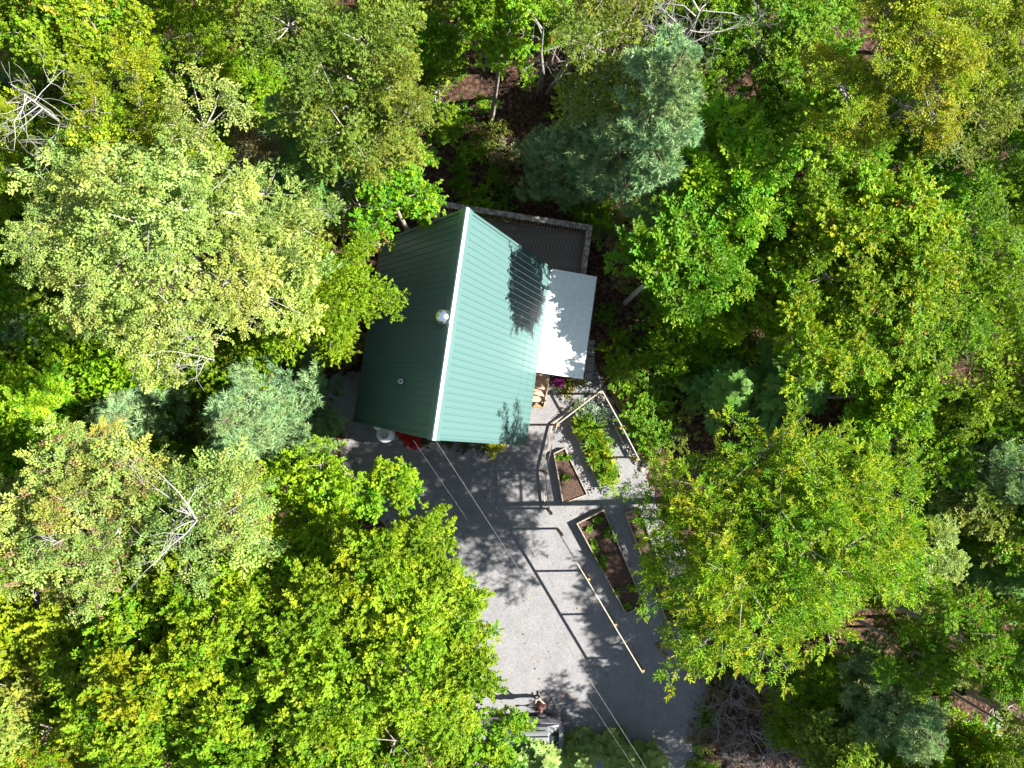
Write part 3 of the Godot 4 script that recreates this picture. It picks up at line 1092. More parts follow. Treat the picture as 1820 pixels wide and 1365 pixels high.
func make_porch() -> void:
	# pale flat roof over the side porch
	var t := thing("porch_roof", "pale four-sheet porch roof fixed under the cottage eave", "porch roof", HC, -HA)
	var a := to_house(P(975, 478, 2.85))
	var b := to_house(P(1060, 490, 2.5))
	var c := to_house(P(1037, 673, 2.5))
	var d := to_house(P(948, 660, 2.85))
	var hi := 2.74
	var lo := 2.46
	var x0 := HALF - 0.28
	var x1 := (b.x + c.x) * 0.5
	var z0 := (a.z + b.z) * 0.5
	var z1 := (c.z + d.z) * 0.5
	var along := Vector3(x1 - x0, lo - hi, 0)
	var bx := along.normalized()
	var n := Vector3(-bx.y, bx.x, 0)
	var bs := Basis(bx, n, Vector3(0, 0, 1))
	for k in 4:
		var w := (z1 - z0) / 4.0
		part("roof_panel", box_mesh(Vector3(along.length(), 0.035, w + 0.03)), M.porch, t, Transform3D(bs.rotated(bx, 0.012), Vector3((x0 + x1) * 0.5, (hi + lo) * 0.5 + 0.004 * (k % 2), z0 + w * (k + 0.5))))
	for k in 6:
		part("rafter", box_mesh(Vector3(along.length() - 0.06, 0.13, 0.045)), M.old_wood, t, Transform3D(bs, Vector3((x0 + x1) * 0.5, (hi + lo) * 0.5 - 0.1, lerpf(z0 + 0.08, z1 - 0.08, k / 5.0))))
	part("fascia", box_mesh(Vector3(0.04, 0.16, z1 - z0 + 0.02)), M.old_wood, t, Transform3D(Basis.IDENTITY, Vector3(x1 + 0.012, lo - 0.1, (z0 + z1) * 0.5)))
	for k in 3:
		part("post", box_mesh(Vector3(0.1, lo - 0.16, 0.1)), M.old_wood, t, Transform3D(Basis.IDENTITY, Vector3(x1 - 0.14, (lo - 0.16) * 0.5, lerpf(z0 + 0.12, z1 - 0.12, k / 2.0))))
	# deck behind the cottage and under the porch
	var dk := thing("deck", "weathered grey wooden deck with a wide capped baluster railing behind the cottage", "deck", HC, -HA)
	var dh := 0.72
	var rh := dh + 1.0
	var nw := to_house(P(780, 362, rh))
	var ne := to_house(P(1046, 404, rh))
	var zn := (nw.z + ne.z) * 0.5
	var xw := nw.x
	var xe := ne.x + 0.05
	var zs := -LEN * 0.5 + 0.6
	var ze := z0 - 0.02
	var px := xw
	var plank := {}
	while px < xe - 0.05:
		var far_z := zs if px < HALF - 0.6 else z1 - 0.1
		var l := far_z - zn
		if not plank.has(l):
			plank[l] = box_mesh(Vector3(0.138, 0.035, l))
		part("plank", plank[l], M.deck_wood, dk, Transform3D(Basis.IDENTITY, Vector3(px + 0.07, dh - 0.018 + 0.002 * sin(px * 31.0), zn + l * 0.5)))
		px += 0.146
	for k in 7:
		var kx := lerpf(xw + 0.1, xe - 0.1, k / 6.0)
		part("deck_post", box_mesh(Vector3(0.1, dh, 0.1)), M.old_wood, dk, Transform3D(Basis.IDENTITY, Vector3(kx, dh * 0.5 - 0.06, zn + 0.1)))
		part("joist", box_mesh(Vector3(0.045, 0.16, zs - zn - 0.1)), M.old_wood, dk, Transform3D(Basis.IDENTITY, Vector3(kx, dh - 0.125, (zs + zn) * 0.5)))
	# railing: wide cap, rails and balusters on three sides
	var runs := [[Vector3(xw, 0, zn), Vector3(xe, 0, zn)], [Vector3(xe, 0, zn), Vector3(xe, 0, ze + 0.15)], [Vector3(xw, 0, zn), Vector3(xw, 0, zs - 0.1)]]
	var bal := box_mesh(Vector3(0.04, 0.86, 0.04))
	for r in runs.size():
		var ra: Vector3 = runs[r][0]
		var rb: Vector3 = runs[r][1]
		var ln := ra.distance_to(rb)
		var dir := (rb - ra) / ln
		var inw := Vector3(0, 0, 1) if r == 0 else (Vector3(-1, 0, 0) if r == 1 else Vector3(1, 0, 0))
		var rail := Node3D.new()
		rail.name = "railing"
		dk.add_child(rail, true)
		var o := Vector3(0, rh, 0)
		var ext := dir * 0.12
		part("cap_rail", bar_mesh(ra + o - (ext if r == 0 else ext * -1.0), rb + o + (ext if r == 0 else Vector3.ZERO), 0.24, 0.04), M.old_wood, rail)
		part("top_rail", bar_mesh(ra + inw * 0.09 + Vector3(0, rh - 0.07, 0), rb + inw * 0.09 + Vector3(0, rh - 0.07, 0), 0.04, 0.08), M.old_wood, rail)
		part("bottom_rail", bar_mesh(ra + inw * 0.09 + Vector3(0, dh + 0.1, 0), rb + inw * 0.09 + Vector3(0, dh + 0.1, 0), 0.04, 0.08), M.old_wood, rail)
		var nb := int(ln / 0.135)
		for k in nb:
			part("baluster", bal, M.baluster, rail, Transform3D(Basis.IDENTITY, ra + inw * 0.135 + dir * (0.2 + (ln - 0.3) * k / (nb - 1.0)) + Vector3(0, (dh + rh) * 0.5 - 0.01, 0)))
	# wooden steps down from the porch
	var s0 := to_house(P(956, 668, dh))
	var s1 := to_house(P(960, 716, 0.1))
	var stp := thing("porch_steps", "short flight of pale timber steps beside the cottage wall", "steps", HC, -HA)
	var sx0 := HALF - 0.75
	var sx1 := to_house(P(978, 672, dh)).x - 0.04
	var run := (s1.z - s0.z) / 4.0
	part("landing", box_mesh(Vector3(sx1 - sx0, 0.04, 0.48)), M.new_wood, stp, Transform3D(Basis.IDENTITY, Vector3((sx0 + sx1) * 0.5, dh + 0.024, z1 + 0.1)))
	for k in 3:
		var y := dh * (3 - k) / 4.0
		var z := z1 + 0.36 + 0.3 * k
		part("tread", box_mesh(Vector3(sx1 - sx0 - 0.06, 0.04, 0.27)), M.new_wood, stp, Transform3D(Basis.IDENTITY, Vector3((sx0 + sx1) * 0.5, y, z + 0.1)))
	for e in [sx0, sx1]:
		part("stringer", bar_mesh(Vector3(e, dh - 0.06, z1 + 0.25), Vector3(e, 0.03, z1 + 1.3), 0.045, 0.24), M.new_wood, stp)
	part("bottom_board", box_mesh(Vector3(sx1 - sx0, 0.06, 0.14)), M.post_wood, stp, Transform3D(Basis.IDENTITY, Vector3((sx0 + sx1) * 0.5, 0.03, z1 + 1.36)))
	# red wooden bench end on the landing
	var be := thing("porch_bench", "small red-brown wooden bench at the top of the porch steps", "bench", HC + Vector3((sx0 + sx1) * 0.5 - 0.05, dh + 0.044, z1 + 0.06).rotated(Vector3.UP, -HA), -HA)
	for k in 2:
		part("slat", box_mesh(Vector3(0.15, 0.03, 0.4)), M.red_wood, be, Transform3D(Basis.IDENTITY, Vector3(-0.02 + 0.21 * k, 0.42, 0)))
	for kx in [-0.06, 0.22]:
		for kz in [-0.15, 0.15]:
			part("leg", box_mesh(Vector3(0.05, 0.405, 0.05)), M.red_wood, be, Transform3D(Basis.IDENTITY, Vector3(kx, 0.2025, kz)))
	# concrete blocks that step along the porch
	var pv := Node3D.new()
	pv.name = "block_path"
	pv.set_meta("kind", "structure")
	add_child(pv)
	for k in [[1050, 604, 613], [1050, 614.5, 623], [1049.5, 624.5, 633], [1049, 634.5, 645], [1047.5, 646, 660], [1046, 661, 675], [1044, 676.5, 686]]:
		var p0 := P(k[0], k[1], 0.12)
		var p1 := P(k[0], k[2], 0.12)
		part("block", box_mesh(Vector3(0.36, 0.3, p1.z - p0.z - 0.01)), M.concrete, pv, Transform3D(Basis(Vector3.UP, -HA), Vector3((p0.x + p1.x) * 0.5, 0.0, (p0.z + p1.z) * 0.5)))

# ---------------------------------------------------------------- garden
func board_bed(called: String, label: String, corners: Array, h: float, soil_h: float) -> Node3D:
	var pts := []
	for c in corners:
		pts.append(P(c[0], c[1], h))
	var mid := Vector3.ZERO
	for p in pts:
		mid += p / pts.size()
	mid.y = 0
	var t := thing(called, label, "garden bed", mid)
	var inner := PackedVector2Array()
	for i in pts.size():
		var a: Vector3 = pts[i] - mid
		var b: Vector3 = pts[(i + 1) % pts.size()] - mid
		a.y = h * 0.5 - 0.03
		b.y = h * 0.5 - 0.03
		var d := (b - a).normalized()
		part("board", bar_mesh(a + d * 0.025, b - d * 0.025 + d * 0.05, 0.05, h + 0.06), M.bed_wood, t)
		inner.append(xz(a * 0.985))
	part("soil", prism_mesh(inner, -0.05, soil_h), M.soil, t)
	return t

func fence_run(t: Node3D, tops: Array, h: float, with_low := true) -> void:
	var o := t.position
	for i in tops.size():
		var p := P(tops[i][0], tops[i][1], h) - o
		part("post", bar_mesh(Vector3(p.x, -0.2, p.z), Vector3(p.x, h, p.z), 0.1, 0.1), M.post_wood, t)
		if i + 1 < tops.size():
			var q := P(tops[i + 1][0], tops[i + 1][1], h) - o
			var d := (q - p).normalized()
			var s := Vector3(-d.z, 0, d.x) * 0.072
			part("rail", bar_mesh(Vector3(p.x, h - 0.03, p.z) + s - d * 0.05, Vector3(q.x, h - 0.03, q.z) + s + d * 0.05, 0.042, 0.09), M.rail_wood, t)
			if with_low:
				part("low_rail", bar_mesh(Vector3(p.x, 0.16, p.z) + s, Vector3(q.x, 0.16, q.z) + s, 0.042, 0.09), M.rail_wood, t)

func make_garden() -> void:
	board_bed("garden_bed", "long raised bed crowded with leafy plants inside the corner fence", [[1014, 752], [1048, 720], [1104, 848], [1068, 866]], 0.3, 0.24)
	board_bed("garden_bed", "narrow wedge-shaped raised bed of nearly bare soil by the fence", [[985, 806], [1004, 797], [1044, 879], [1001, 895]], 0.3, 0.22)
	board_bed("garden_bed", "long raised bed of dark soil with a few seedlings", [[1026, 931], [1073, 907], [1146, 1077], [1113, 1091]], 0.35, 0.24)
	board_bed("garden_bed", "wide-boarded raised bed mostly hidden under an overhanging tree", [[1112, 914], [1136, 905], [1212, 1100], [1188, 1110]], 0.4, 0.28)
	var f1 := thing("garden_fence", "tall post and rail fence bent round the leafy bed", "fence", P(1000, 780))
	f1.position.y = 0
	fence_run(f1, [[1133, 817], [1104, 761], [1069, 698], [993, 756], [972, 842], [980, 913]], 1.8)
	var f2 := thing("garden_fence", "straight tall post and rail fence beside the long soil bed", "fence", P(1060, 1060))
	fence_run(f2, [[999, 951], [1047, 1030], [1095, 1111], [1144, 1193]], 1.8, false)
	var f3 := thing("garden_fence", "short fence with two rails running under the yellow-green tree", "fence", P(1200, 1150))
	fence_run(f3, [[1186, 1168], [1246, 1138], [1306, 1108]], 1.8)
	# plants in the leafy bed
	var g := RandomNumberGenerator.new()
	g.seed = 88
	var leafy := [[1036, 741], [1050, 748], [1040, 757], [1056, 762], [1046, 772], [1062, 776], [1054, 788], [1070, 792], [1060, 804], [1078, 812], [1066, 820], [1082, 828], [1072, 838], [1090, 842], [1080, 852]]
	for i in leafy.size():
		var p := P(leafy[i][0], leafy[i][1], 0.3)
		p.y = 0.22
		if i % 3 == 0:
			strap_plant("strap leaf plant with arching bright green blades in the leafy bed", p, g.randf_range(0.4, 0.6), 46, Color(0.14, 0.26, 0.03), Color(0.26, 0.36, 0.08))
		else:
			shrub("leafy_plant", "low bushy green plant filling the leafy bed", p, g.randf_range(0.38, 0.52), 0.4, {"category": "plant", "group": "plants in the leafy bed", "leaf": "beech", "pal": ["lime", "mid", "maple"][i % 3], "dens": 1.3, "scale": 0.9})
	for p in [[1052, 728], [1062, 737], [1036, 726], [1068, 750]]:
		var q := P(p[0], p[1], 0.3)
		q.y = 0.1
		shrub("silver_plant", "silvery grey-green bushy plant at the head of the leafy bed", q, 0.36, 0.4, {"category": "plant", "group": "silvery plants by the fence corner", "leaf": "fine", "colors": [Color(0.2, 0.28, 0.2), Color(0.36, 0.44, 0.36)], "dens": 1.2})
	for p in [[1075, 799], [1084, 815], [1047, 812]]:
		var q := P(p[0], p[1], 0.5)
		q.y = 0.25
		shrub("yellow_flower", "clump of yellow flowers among the leafy bed plants", q, 0.26, 0.42, {"category": "flower", "group": "yellow flowers in the leafy bed", "leaf": "tiny", "colors": [Color(0.3, 0.36, 0.02), Color(0.62, 0.5, 0.02)], "dens": 1.1})
	# seedlings
	for p in [[1062, 925], [1050, 940], [1082, 950], [1090, 955], [1070, 992], [1073, 1001], [1052, 965], [1122, 1044], [1097, 1054], [1080, 940], [1058, 980], [1112, 1075], [1008, 848], [1010, 815], [992, 815]]:
		var q := P(p[0], p[1], 0.3)
		q.y = 0.22
		shrub("seedling", "small light green seedling growing in bare garden bed soil", q, 0.15, 0.18, {"category": "plant", "group": "seedlings in the soil beds", "leaf": "tiny", "pal": "lime", "stems": 3, "dens": 5.0})
	# plants along the front wall of the cottage
	shrub("red_shrub", "small bright red shrub against the cottage front", P(733, 776, 0.4) * Vector3(1, 0, 1), 0.42, 0.6, {"leaf": "small", "colors": [Color(0.32, 0.012, 0.016), Color(0.5, 0.03, 0.03)], "dens": 2.4, "mat": "petal"})
	shrub("yellow_shrub", "yellow-green clump of leaves at the cottage front corner", P(882, 797, 0.3) * Vector3(1, 0, 1), 0.36, 0.4, {"leaf": "beech", "colors": [Color(0.22, 0.3, 0.02), Color(0.5, 0.44, 0.03)], "dens": 1.4})
	for p in [[705, 766], [752, 781], [800, 785], [826, 790], [850, 793], [864, 797]]:
		shrub("border_plant", "dull green low plant in the border below the cottage front", P(p[0], p[1], 0.2) * Vector3(1, 0, 1), 0.28, 0.3, {"category": "plant", "group": "border plants at the cottage front", "leaf": "small", "colors": [Color(0.06, 0.09, 0.025), Color(0.16, 0.12, 0.06)]})
	for p in [[702, 778, 0.2], [762, 783, 0.15], [712, 786, 0.13], [820, 797, 0.14], [838, 798, 0.12], [692, 789, 0.12]]:
		tag(single("border_stone", rock_mesh(Vector3(p[2], p[2] * 0.6, p[2] * 0.85), int(p[0])), M.stone, Transform3D(Basis.IDENTITY, P(p[0], p[1], 0.05) * Vector3(1, 0, 1) + Vector3(0, p[2] * 0.3, 0))), "rounded tan stone edging the border at the cottage front", "stone", "stones of the front border")
	# two white gas cylinders
	for k in 2:
		var q: Vector3 = [P(684, 772, 1.15), P(677, 752, 1.15)][k]
		q.y = 0.0
		var t := thing("gas_cylinder", ["white gas cylinder standing clear of the roof edge", "white gas cylinder half hidden under the roof edge"][k], "gas cylinder", q, 0.4, "gas cylinders by the cottage")
		part("foot_ring", lathe_mesh([Vector2(0.33, 0.0), Vector2(0.33, 0.1), Vector2(0.3, 0.1), Vector2(0.3, 0.0)]), M.tank, t)
		part("tank", lathe_mesh([Vector2(0.0, 0.05), Vector2(0.3, 0.08), Vector2(0.38, 0.2), Vector2(0.385, 0.3), Vector2(0.385, 1.0), Vector2(0.365, 1.1), Vector2(0.31, 1.17), Vector2(0.2, 1.22), Vector2(0.0, 1.24)], 28), M.tank, t)
		part("collar", lathe_mesh([Vector2(0.2, 1.2), Vector2(0.2, 1.42), Vector2(0.185, 1.42), Vector2(0.185, 1.2)], 20), M.tank, t)
		part("valve", lathe_mesh([Vector2(0.05, 1.2), Vector2(0.05, 1.3), Vector2(0.08, 1.3), Vector2(0.08, 1.34), Vector2(0.0, 1.34)], 10), M.steel, t)
	# flower pots by the steps
	var pt := thing("flower_pot", "dark round pot of magenta flowers beside the porch steps", "flower pot", P(992, 677, 0.4) * Vector3(1, 0, 1))
	part("pot", lathe_mesh([Vector2(0.0, 0.0), Vector2(0.17, 0.0), Vector2(0.25, 0.36), Vector2(0.27, 0.36), Vector2(0.27, 0.4), Vector2(0.24, 0.4), Vector2(0.23, 0.34), Vector2(0.0, 0.34)]), M.pot_dark, pt)
	var lv := Leaves.new()
	g.seed = 3
	for i in 260:
		var b := in_ball(g)
		b.y = absf(b.y)
		var z := (b + Vector3(g.randfn(), g.randfn(), g.randfn()) * 0.4).normalized()
		lv.put(Vector3(0, 0.36, 0) + b * Vector3(0.19, 0.17, 0.19), z, Vector3(g.randfn(), 2, g.randfn()), g.randf_range(0.35, 0.6), tint(Color(0.26, 0.018, 0.17), g, 0.35))
	commit_leaves(lv, sprays.small, M.petal, "blossom", pt).set_meta("kind", "stuff")
	var p2 := thing("terracotta_pot", "small terracotta pot with a green plant by the magenta flowers", "flower pot", P(991, 692, 0.2) * Vector3(1, 0, 1))
	part("pot", lathe_mesh([Vector2(0.0, 0.0), Vector2(0.1, 0.0), Vector2(0.14, 0.2), Vector2(0.16, 0.2), Vector2(0.16, 0.25), Vector2(0.14, 0.25), Vector2(0.13, 0.21), Vector2(0.0, 0.21)]), M.terracotta, p2)
	var l2 := Leaves.new()
	for i in 26:
		var b := in_ball(g)
		l2.put(Vector3(0, 0.27, 0) + b * Vector3(0.13, 0.08, 0.13), (b + Vector3(0, 0.5, 0)).normalized(), Vector3(g.randfn(), 2, g.randfn()), 0.5, tint(Color(0.06, 0.14, 0.02), g))
	commit_leaves(l2, sprays.small, M.leaf, "foliage", p2).set_meta("kind", "stuff")
	shrub("white_plant", "white-leaved small plant at the foot of the porch steps", P(982, 687, 0.2) * Vector3(1, 0, 1), 0.2, 0.3, {"category": "plant", "leaf": "small", "colors": [Color(0.36, 0.4, 0.36), Color(0.6, 0.62, 0.58)], "dens": 1.6})
	for p in [[1008, 678], [1018, 680], [1028, 682], [1002, 690], [1010, 689]]:
		shrub("porch_plant", "straggly olive plant growing along the end of the porch", P(p[0], p[1], 0.2) * Vector3(1, 0, 1), 0.26, 0.3, {"category": "plant", "group": "plants at the porch end", "leaf": "small", "colors": [Color(0.12, 0.13, 0.03), Color(0.26, 0.22, 0.08)], "dens": 0.9})
	# grey chest in the shade and the stones that lead to it
	var cb := thing("utility_chest", "grey weathered utility chest in the shade east of the garden fence", "chest", P(1200, 769, 0.3) * Vector3(1, 0, 1), -0.52)
	part("body", box_mesh(Vector3(0.44, 0.5, 0.56)), M.concrete, cb, Transform3D(Basis.IDENTITY, Vector3(0, 0.25, 0)))
	part("lid", box_mesh(Vector3(0.5, 0.06, 0.62)), M.concrete, cb, Transform3D(Basis.IDENTITY, Vector3(0, 0.532, 0)))
	for p in [[1148, 826, 0.2], [1153, 814, 0.16], [1161, 804, 0.16], [1168, 801, 0.2], [1172, 793, 0.13], [1186, 785, 0.15], [1194, 785, 0.13], [1142, 834, 0.17]]:
		tag(single("pale_stone", rock_mesh(Vector3(p[2], p[2] * 0.7, p[2] * 0.8), int(p[0]) + 3), M.stone, Transform3D(Basis.IDENTITY, P(p[0], p[1], 0.1) * Vector3(1, 0, 1) + Vector3(0, p[2] * 0.3, 0))), "pale rough stone in the row leading to the grey chest", "stone", "stones leading to the chest")
	# two overhead cables that run from the front gable to a pole beyond the clearing
	var ends := [[P(773, 781, 9.45), P(1078, 1252, 7.6)], [P(722, 764, 6.2), P(1045, 1243, 6.2)]]
	var labels := ["thick pale overhead cable tied to the ridge end of the cottage", "thin overhead cable leaving the gable below the roof edge"]
	var pole_at := Vector3.ZERO
	for k in 2:
		var a: Vector3 = ends[k][0]
		var b: Vector3 = ends[k][1]
		var e := a + (b - a) * 1.75
		e.y = b.y + 0.4
		if k == 0:
			pole_at = e
		var pts := []
		var rad := []
		for i in 25:
			var f := i / 24.0
			pts.append(a.lerp(e, f) - Vector3(0, 1.1 * 4.0 * f * (1.0 - f) * 0.4, 0))
			rad.append([0.004, 0.003][k])
		tag(single("overhead_cable", tube_mesh(pts, rad, 5), M.cable), labels[k], "cable")
	var pole := thing("utility_pole", "brown wooden utility pole that carries the overhead cables", "pole", pole_at * Vector3(1, 0, 1))
	part("shaft", tube_mesh([Vector3(0, -0.5, 0), Vector3(0, 8.6, 0)], [0.15, 0.1], 10), M.bark_brown, pole)
	part("crossarm", bar_mesh(Vector3(-0.9, 8.0, 0.0), Vector3(0.9, 8.0, 0.0), 0.1, 0.12), M.bark_brown, pole)

func strap_plant(label: String, at: Vector3, r: float, n: int, c0: Color, c1: Color) -> void:
	var g := RandomNumberGenerator.new()
	g.seed = hash(Vector2i(int(at.x * 100), int(at.z * 100)))
	var t := thing("strap_leaf_plant", label, "plant", at, 0.0, "strap leaf plants in the leafy bed")
	var l := Leaves.new()
	var one := mb()
	one.set_smooth_group(-1)
	var pts := [Vector3(0, 0, 0), Vector3(0, 0.3, 0.22), Vector3(0, 0.42, 0.55), Vector3(0, 0.3, 1.0)]
	var w := [0.028, 0.045, 0.036, 0.004]
	for i in 3:
		quad(one, pts[i] - Vector3(w[i], 0, 0), pts[i + 1] - Vector3(w[i + 1], 0, 0), pts[i + 1] + Vector3(w[i + 1], 0, 0), pts[i] + Vector3(w[i], 0, 0))
	for i in n:
		var a := g.randf() * TAU
		l.put(Vector3(cos(a), 0, sin(a)) * 0.06, Vector3(cos(a), 0, sin(a)), Vector3(g.randfn() * 0.15, 1, g.randfn() * 0.15), r * g.randf_range(0.6, 1.2), tint(c0.lerp(c1, g.randf()), g))
	commit_leaves(l, done(one), M.leaf, "blades", t).set_meta("kind", "stuff")

# ---------------------------------------------------------------- car, person, tripod
func loft(st: SurfaceTool, rings: Array, cap := true) -> void:
	st.set_smooth_group(-1)
	var n: int = rings[0].size()
	for i in rings.size() - 1:
		for k in n:
			var k2 := (k + 1) % n
			quad(st, rings[i][k], rings[i + 1][k], rings[i + 1][k2], rings[i][k2])
	if cap:
		for k in range(1, n - 1):
			for v in [rings[0][0], rings[0][k], rings[0][k + 1]]:
				st.add_vertex(v)
			var e: Array = rings[rings.size() - 1]
			for v in [e[0], e[k + 1], e[k]]:
				st.add_vertex(v)

func car_ring(x: float, w0: float, w1: float, y0: float, y1: float) -> Array:
	var r := []
	for p in [[-w0 * 0.94, y0], [-w0, y0 + (y1 - y0) * 0.25], [-w0, y0 + (y1 - y0) * 0.55], [-w1, y1 - 0.05], [-w1 + 0.06, y1], [w1 - 0.06, y1], [w1, y1 - 0.05], [w0, y0 + (y1 - y0) * 0.55], [w0, y0 + (y1 - y0) * 0.25], [w0 * 0.94, y0]]:
		r.append(Vector3(x, p[1], p[0]))
	return r

func make_car() -> void:
	# parked along x, its tail to the right
	var side := P(960, 1266, 0.0)
	var tail := P(1001, 1310, 0.8)
	var t := thing("parked_car", "silver estate car parked on the gravel under the big maple", "car", Vector3(tail.x - 2.25, 0, side.z + 0.92))
	var st := mb()
	var body := []
	for s in [[-2.25, 0.6, 0.55, 0.38, 0.62], [-2.12, 0.8, 0.72, 0.28, 0.78], [-1.6, 0.89, 0.82, 0.24, 0.9], [-0.9, 0.91, 0.85, 0.22, 0.98], [0.6, 0.91, 0.86, 0.22, 1.0], [1.6, 0.9, 0.85, 0.24, 1.02], [2.1, 0.84, 0.8, 0.3, 1.02], [2.25, 0.72, 0.7, 0.4, 0.92]]:
		body.append(car_ring(s[0], s[1], s[2], s[3], s[4]))
	loft(st, body)
	part("body", done(st), M.car, t)
	var sc := mb()
	var cab := []
	for s in [[-1.1, 0.8, 0.76, 0.96, 0.99], [-0.35, 0.82, 0.64, 0.98, 1.52], [0.2, 0.83, 0.66, 0.98, 1.6], [1.5, 0.83, 0.66, 0.99, 1.6], [2.02, 0.8, 0.7, 1.0, 1.1]]:
		cab.append(car_ring(s[0], s[1], s[2], s[3], s[4]))
	loft(sc, cab)
	part("cabin", done(sc), M.car, t)
	# side windows, windscreen, rear window as thin dark panes proud of the cabin
	for e in [-1.0, 1.0]:
		for wx in [[-0.3, 0.45], [0.53, 1.4]]:
			var w := mb()
			w.set_smooth_group(-1)
			var a := Vector3(wx[0] - (0.25 if wx[0] < 0 else 0.0), 1.06, e * 0.855)
			var b := Vector3(wx[1], 1.06, e * 0.855)
			var c := Vector3(wx[1], 1.5, e * 0.735)
			var d := Vector3(wx[0], 1.5 if wx[0] > 0 else 1.46, e * 0.735)
			quad(w, a, b, c, d)
			var off := Vector3(0, -0.02, -e * 0.06)
			quad(w, d + off, c + off, b + off, a + off)
			part("side_window", done(w), M.dark_glass, t)
		for wx in [-1.35, 1.4]:
			var wb := Basis(Vector3.RIGHT, PI / 2)
			var wheel := part("wheel", lathe_mesh([Vector2(0.2, -0.1), Vector2(0.3, -0.11), Vector2(0.33, -0.07), Vector2(0.33, 0.07), Vector2(0.3, 0.11), Vector2(0.2, 0.1)], 20), M.rubber, t, Transform3D(wb, Vector3(wx, 0.33, e * 0.82)))
			part("rim", lathe_mesh([Vector2(0.0, -0.09), Vector2(0.205, -0.1), Vector2(0.205, 0.1), Vector2(0.0, 0.09)], 16), M.steel, wheel)
		part("mirror", box_mesh(Vector3(0.12, 0.13, 0.2)), M.black, t, Transform3D(Basis.IDENTITY, Vector3(-0.62, 1.05, e * 0.96)))
		part("tail_light", box_mesh(Vector3(0.09, 0.26, 0.16)), M.lamp_red, t, Transform3D(Basis.IDENTITY, Vector3(2.14, 0.86, e * 0.7)))
		part("roof_rail", bar_mesh(Vector3(-0.2, 1.64, e * 0.56), Vector3(1.5, 1.66, e * 0.56), 0.04, 0.05), M.black, t)
	for q in [["windscreen", -0.98, 1.06, -0.38, 1.5, 0.72, 0.58], ["rear_window", 1.99, 1.13, 1.56, 1.57, 0.66, 0.58]]:
		var w := mb()
		w.set_smooth_group(-1)
		var o := Vector3(-0.02 if q[1] < 0.0 else 0.03, 0.025, 0)
		quad(w, Vector3(q[1], q[2], -q[5]) + o, Vector3(q[1], q[2], q[5]) + o, Vector3(q[3], q[4], q[6]) + o, Vector3(q[3], q[4], -q[6]) + o)
		part(q[0], done(w), M.dark_glass, t)
	part("bumper", box_mesh(Vector3(0.14, 0.2, 1.5)), M.black, t, Transform3D(Basis.IDENTITY, Vector3(2.22, 0.48, 0)))

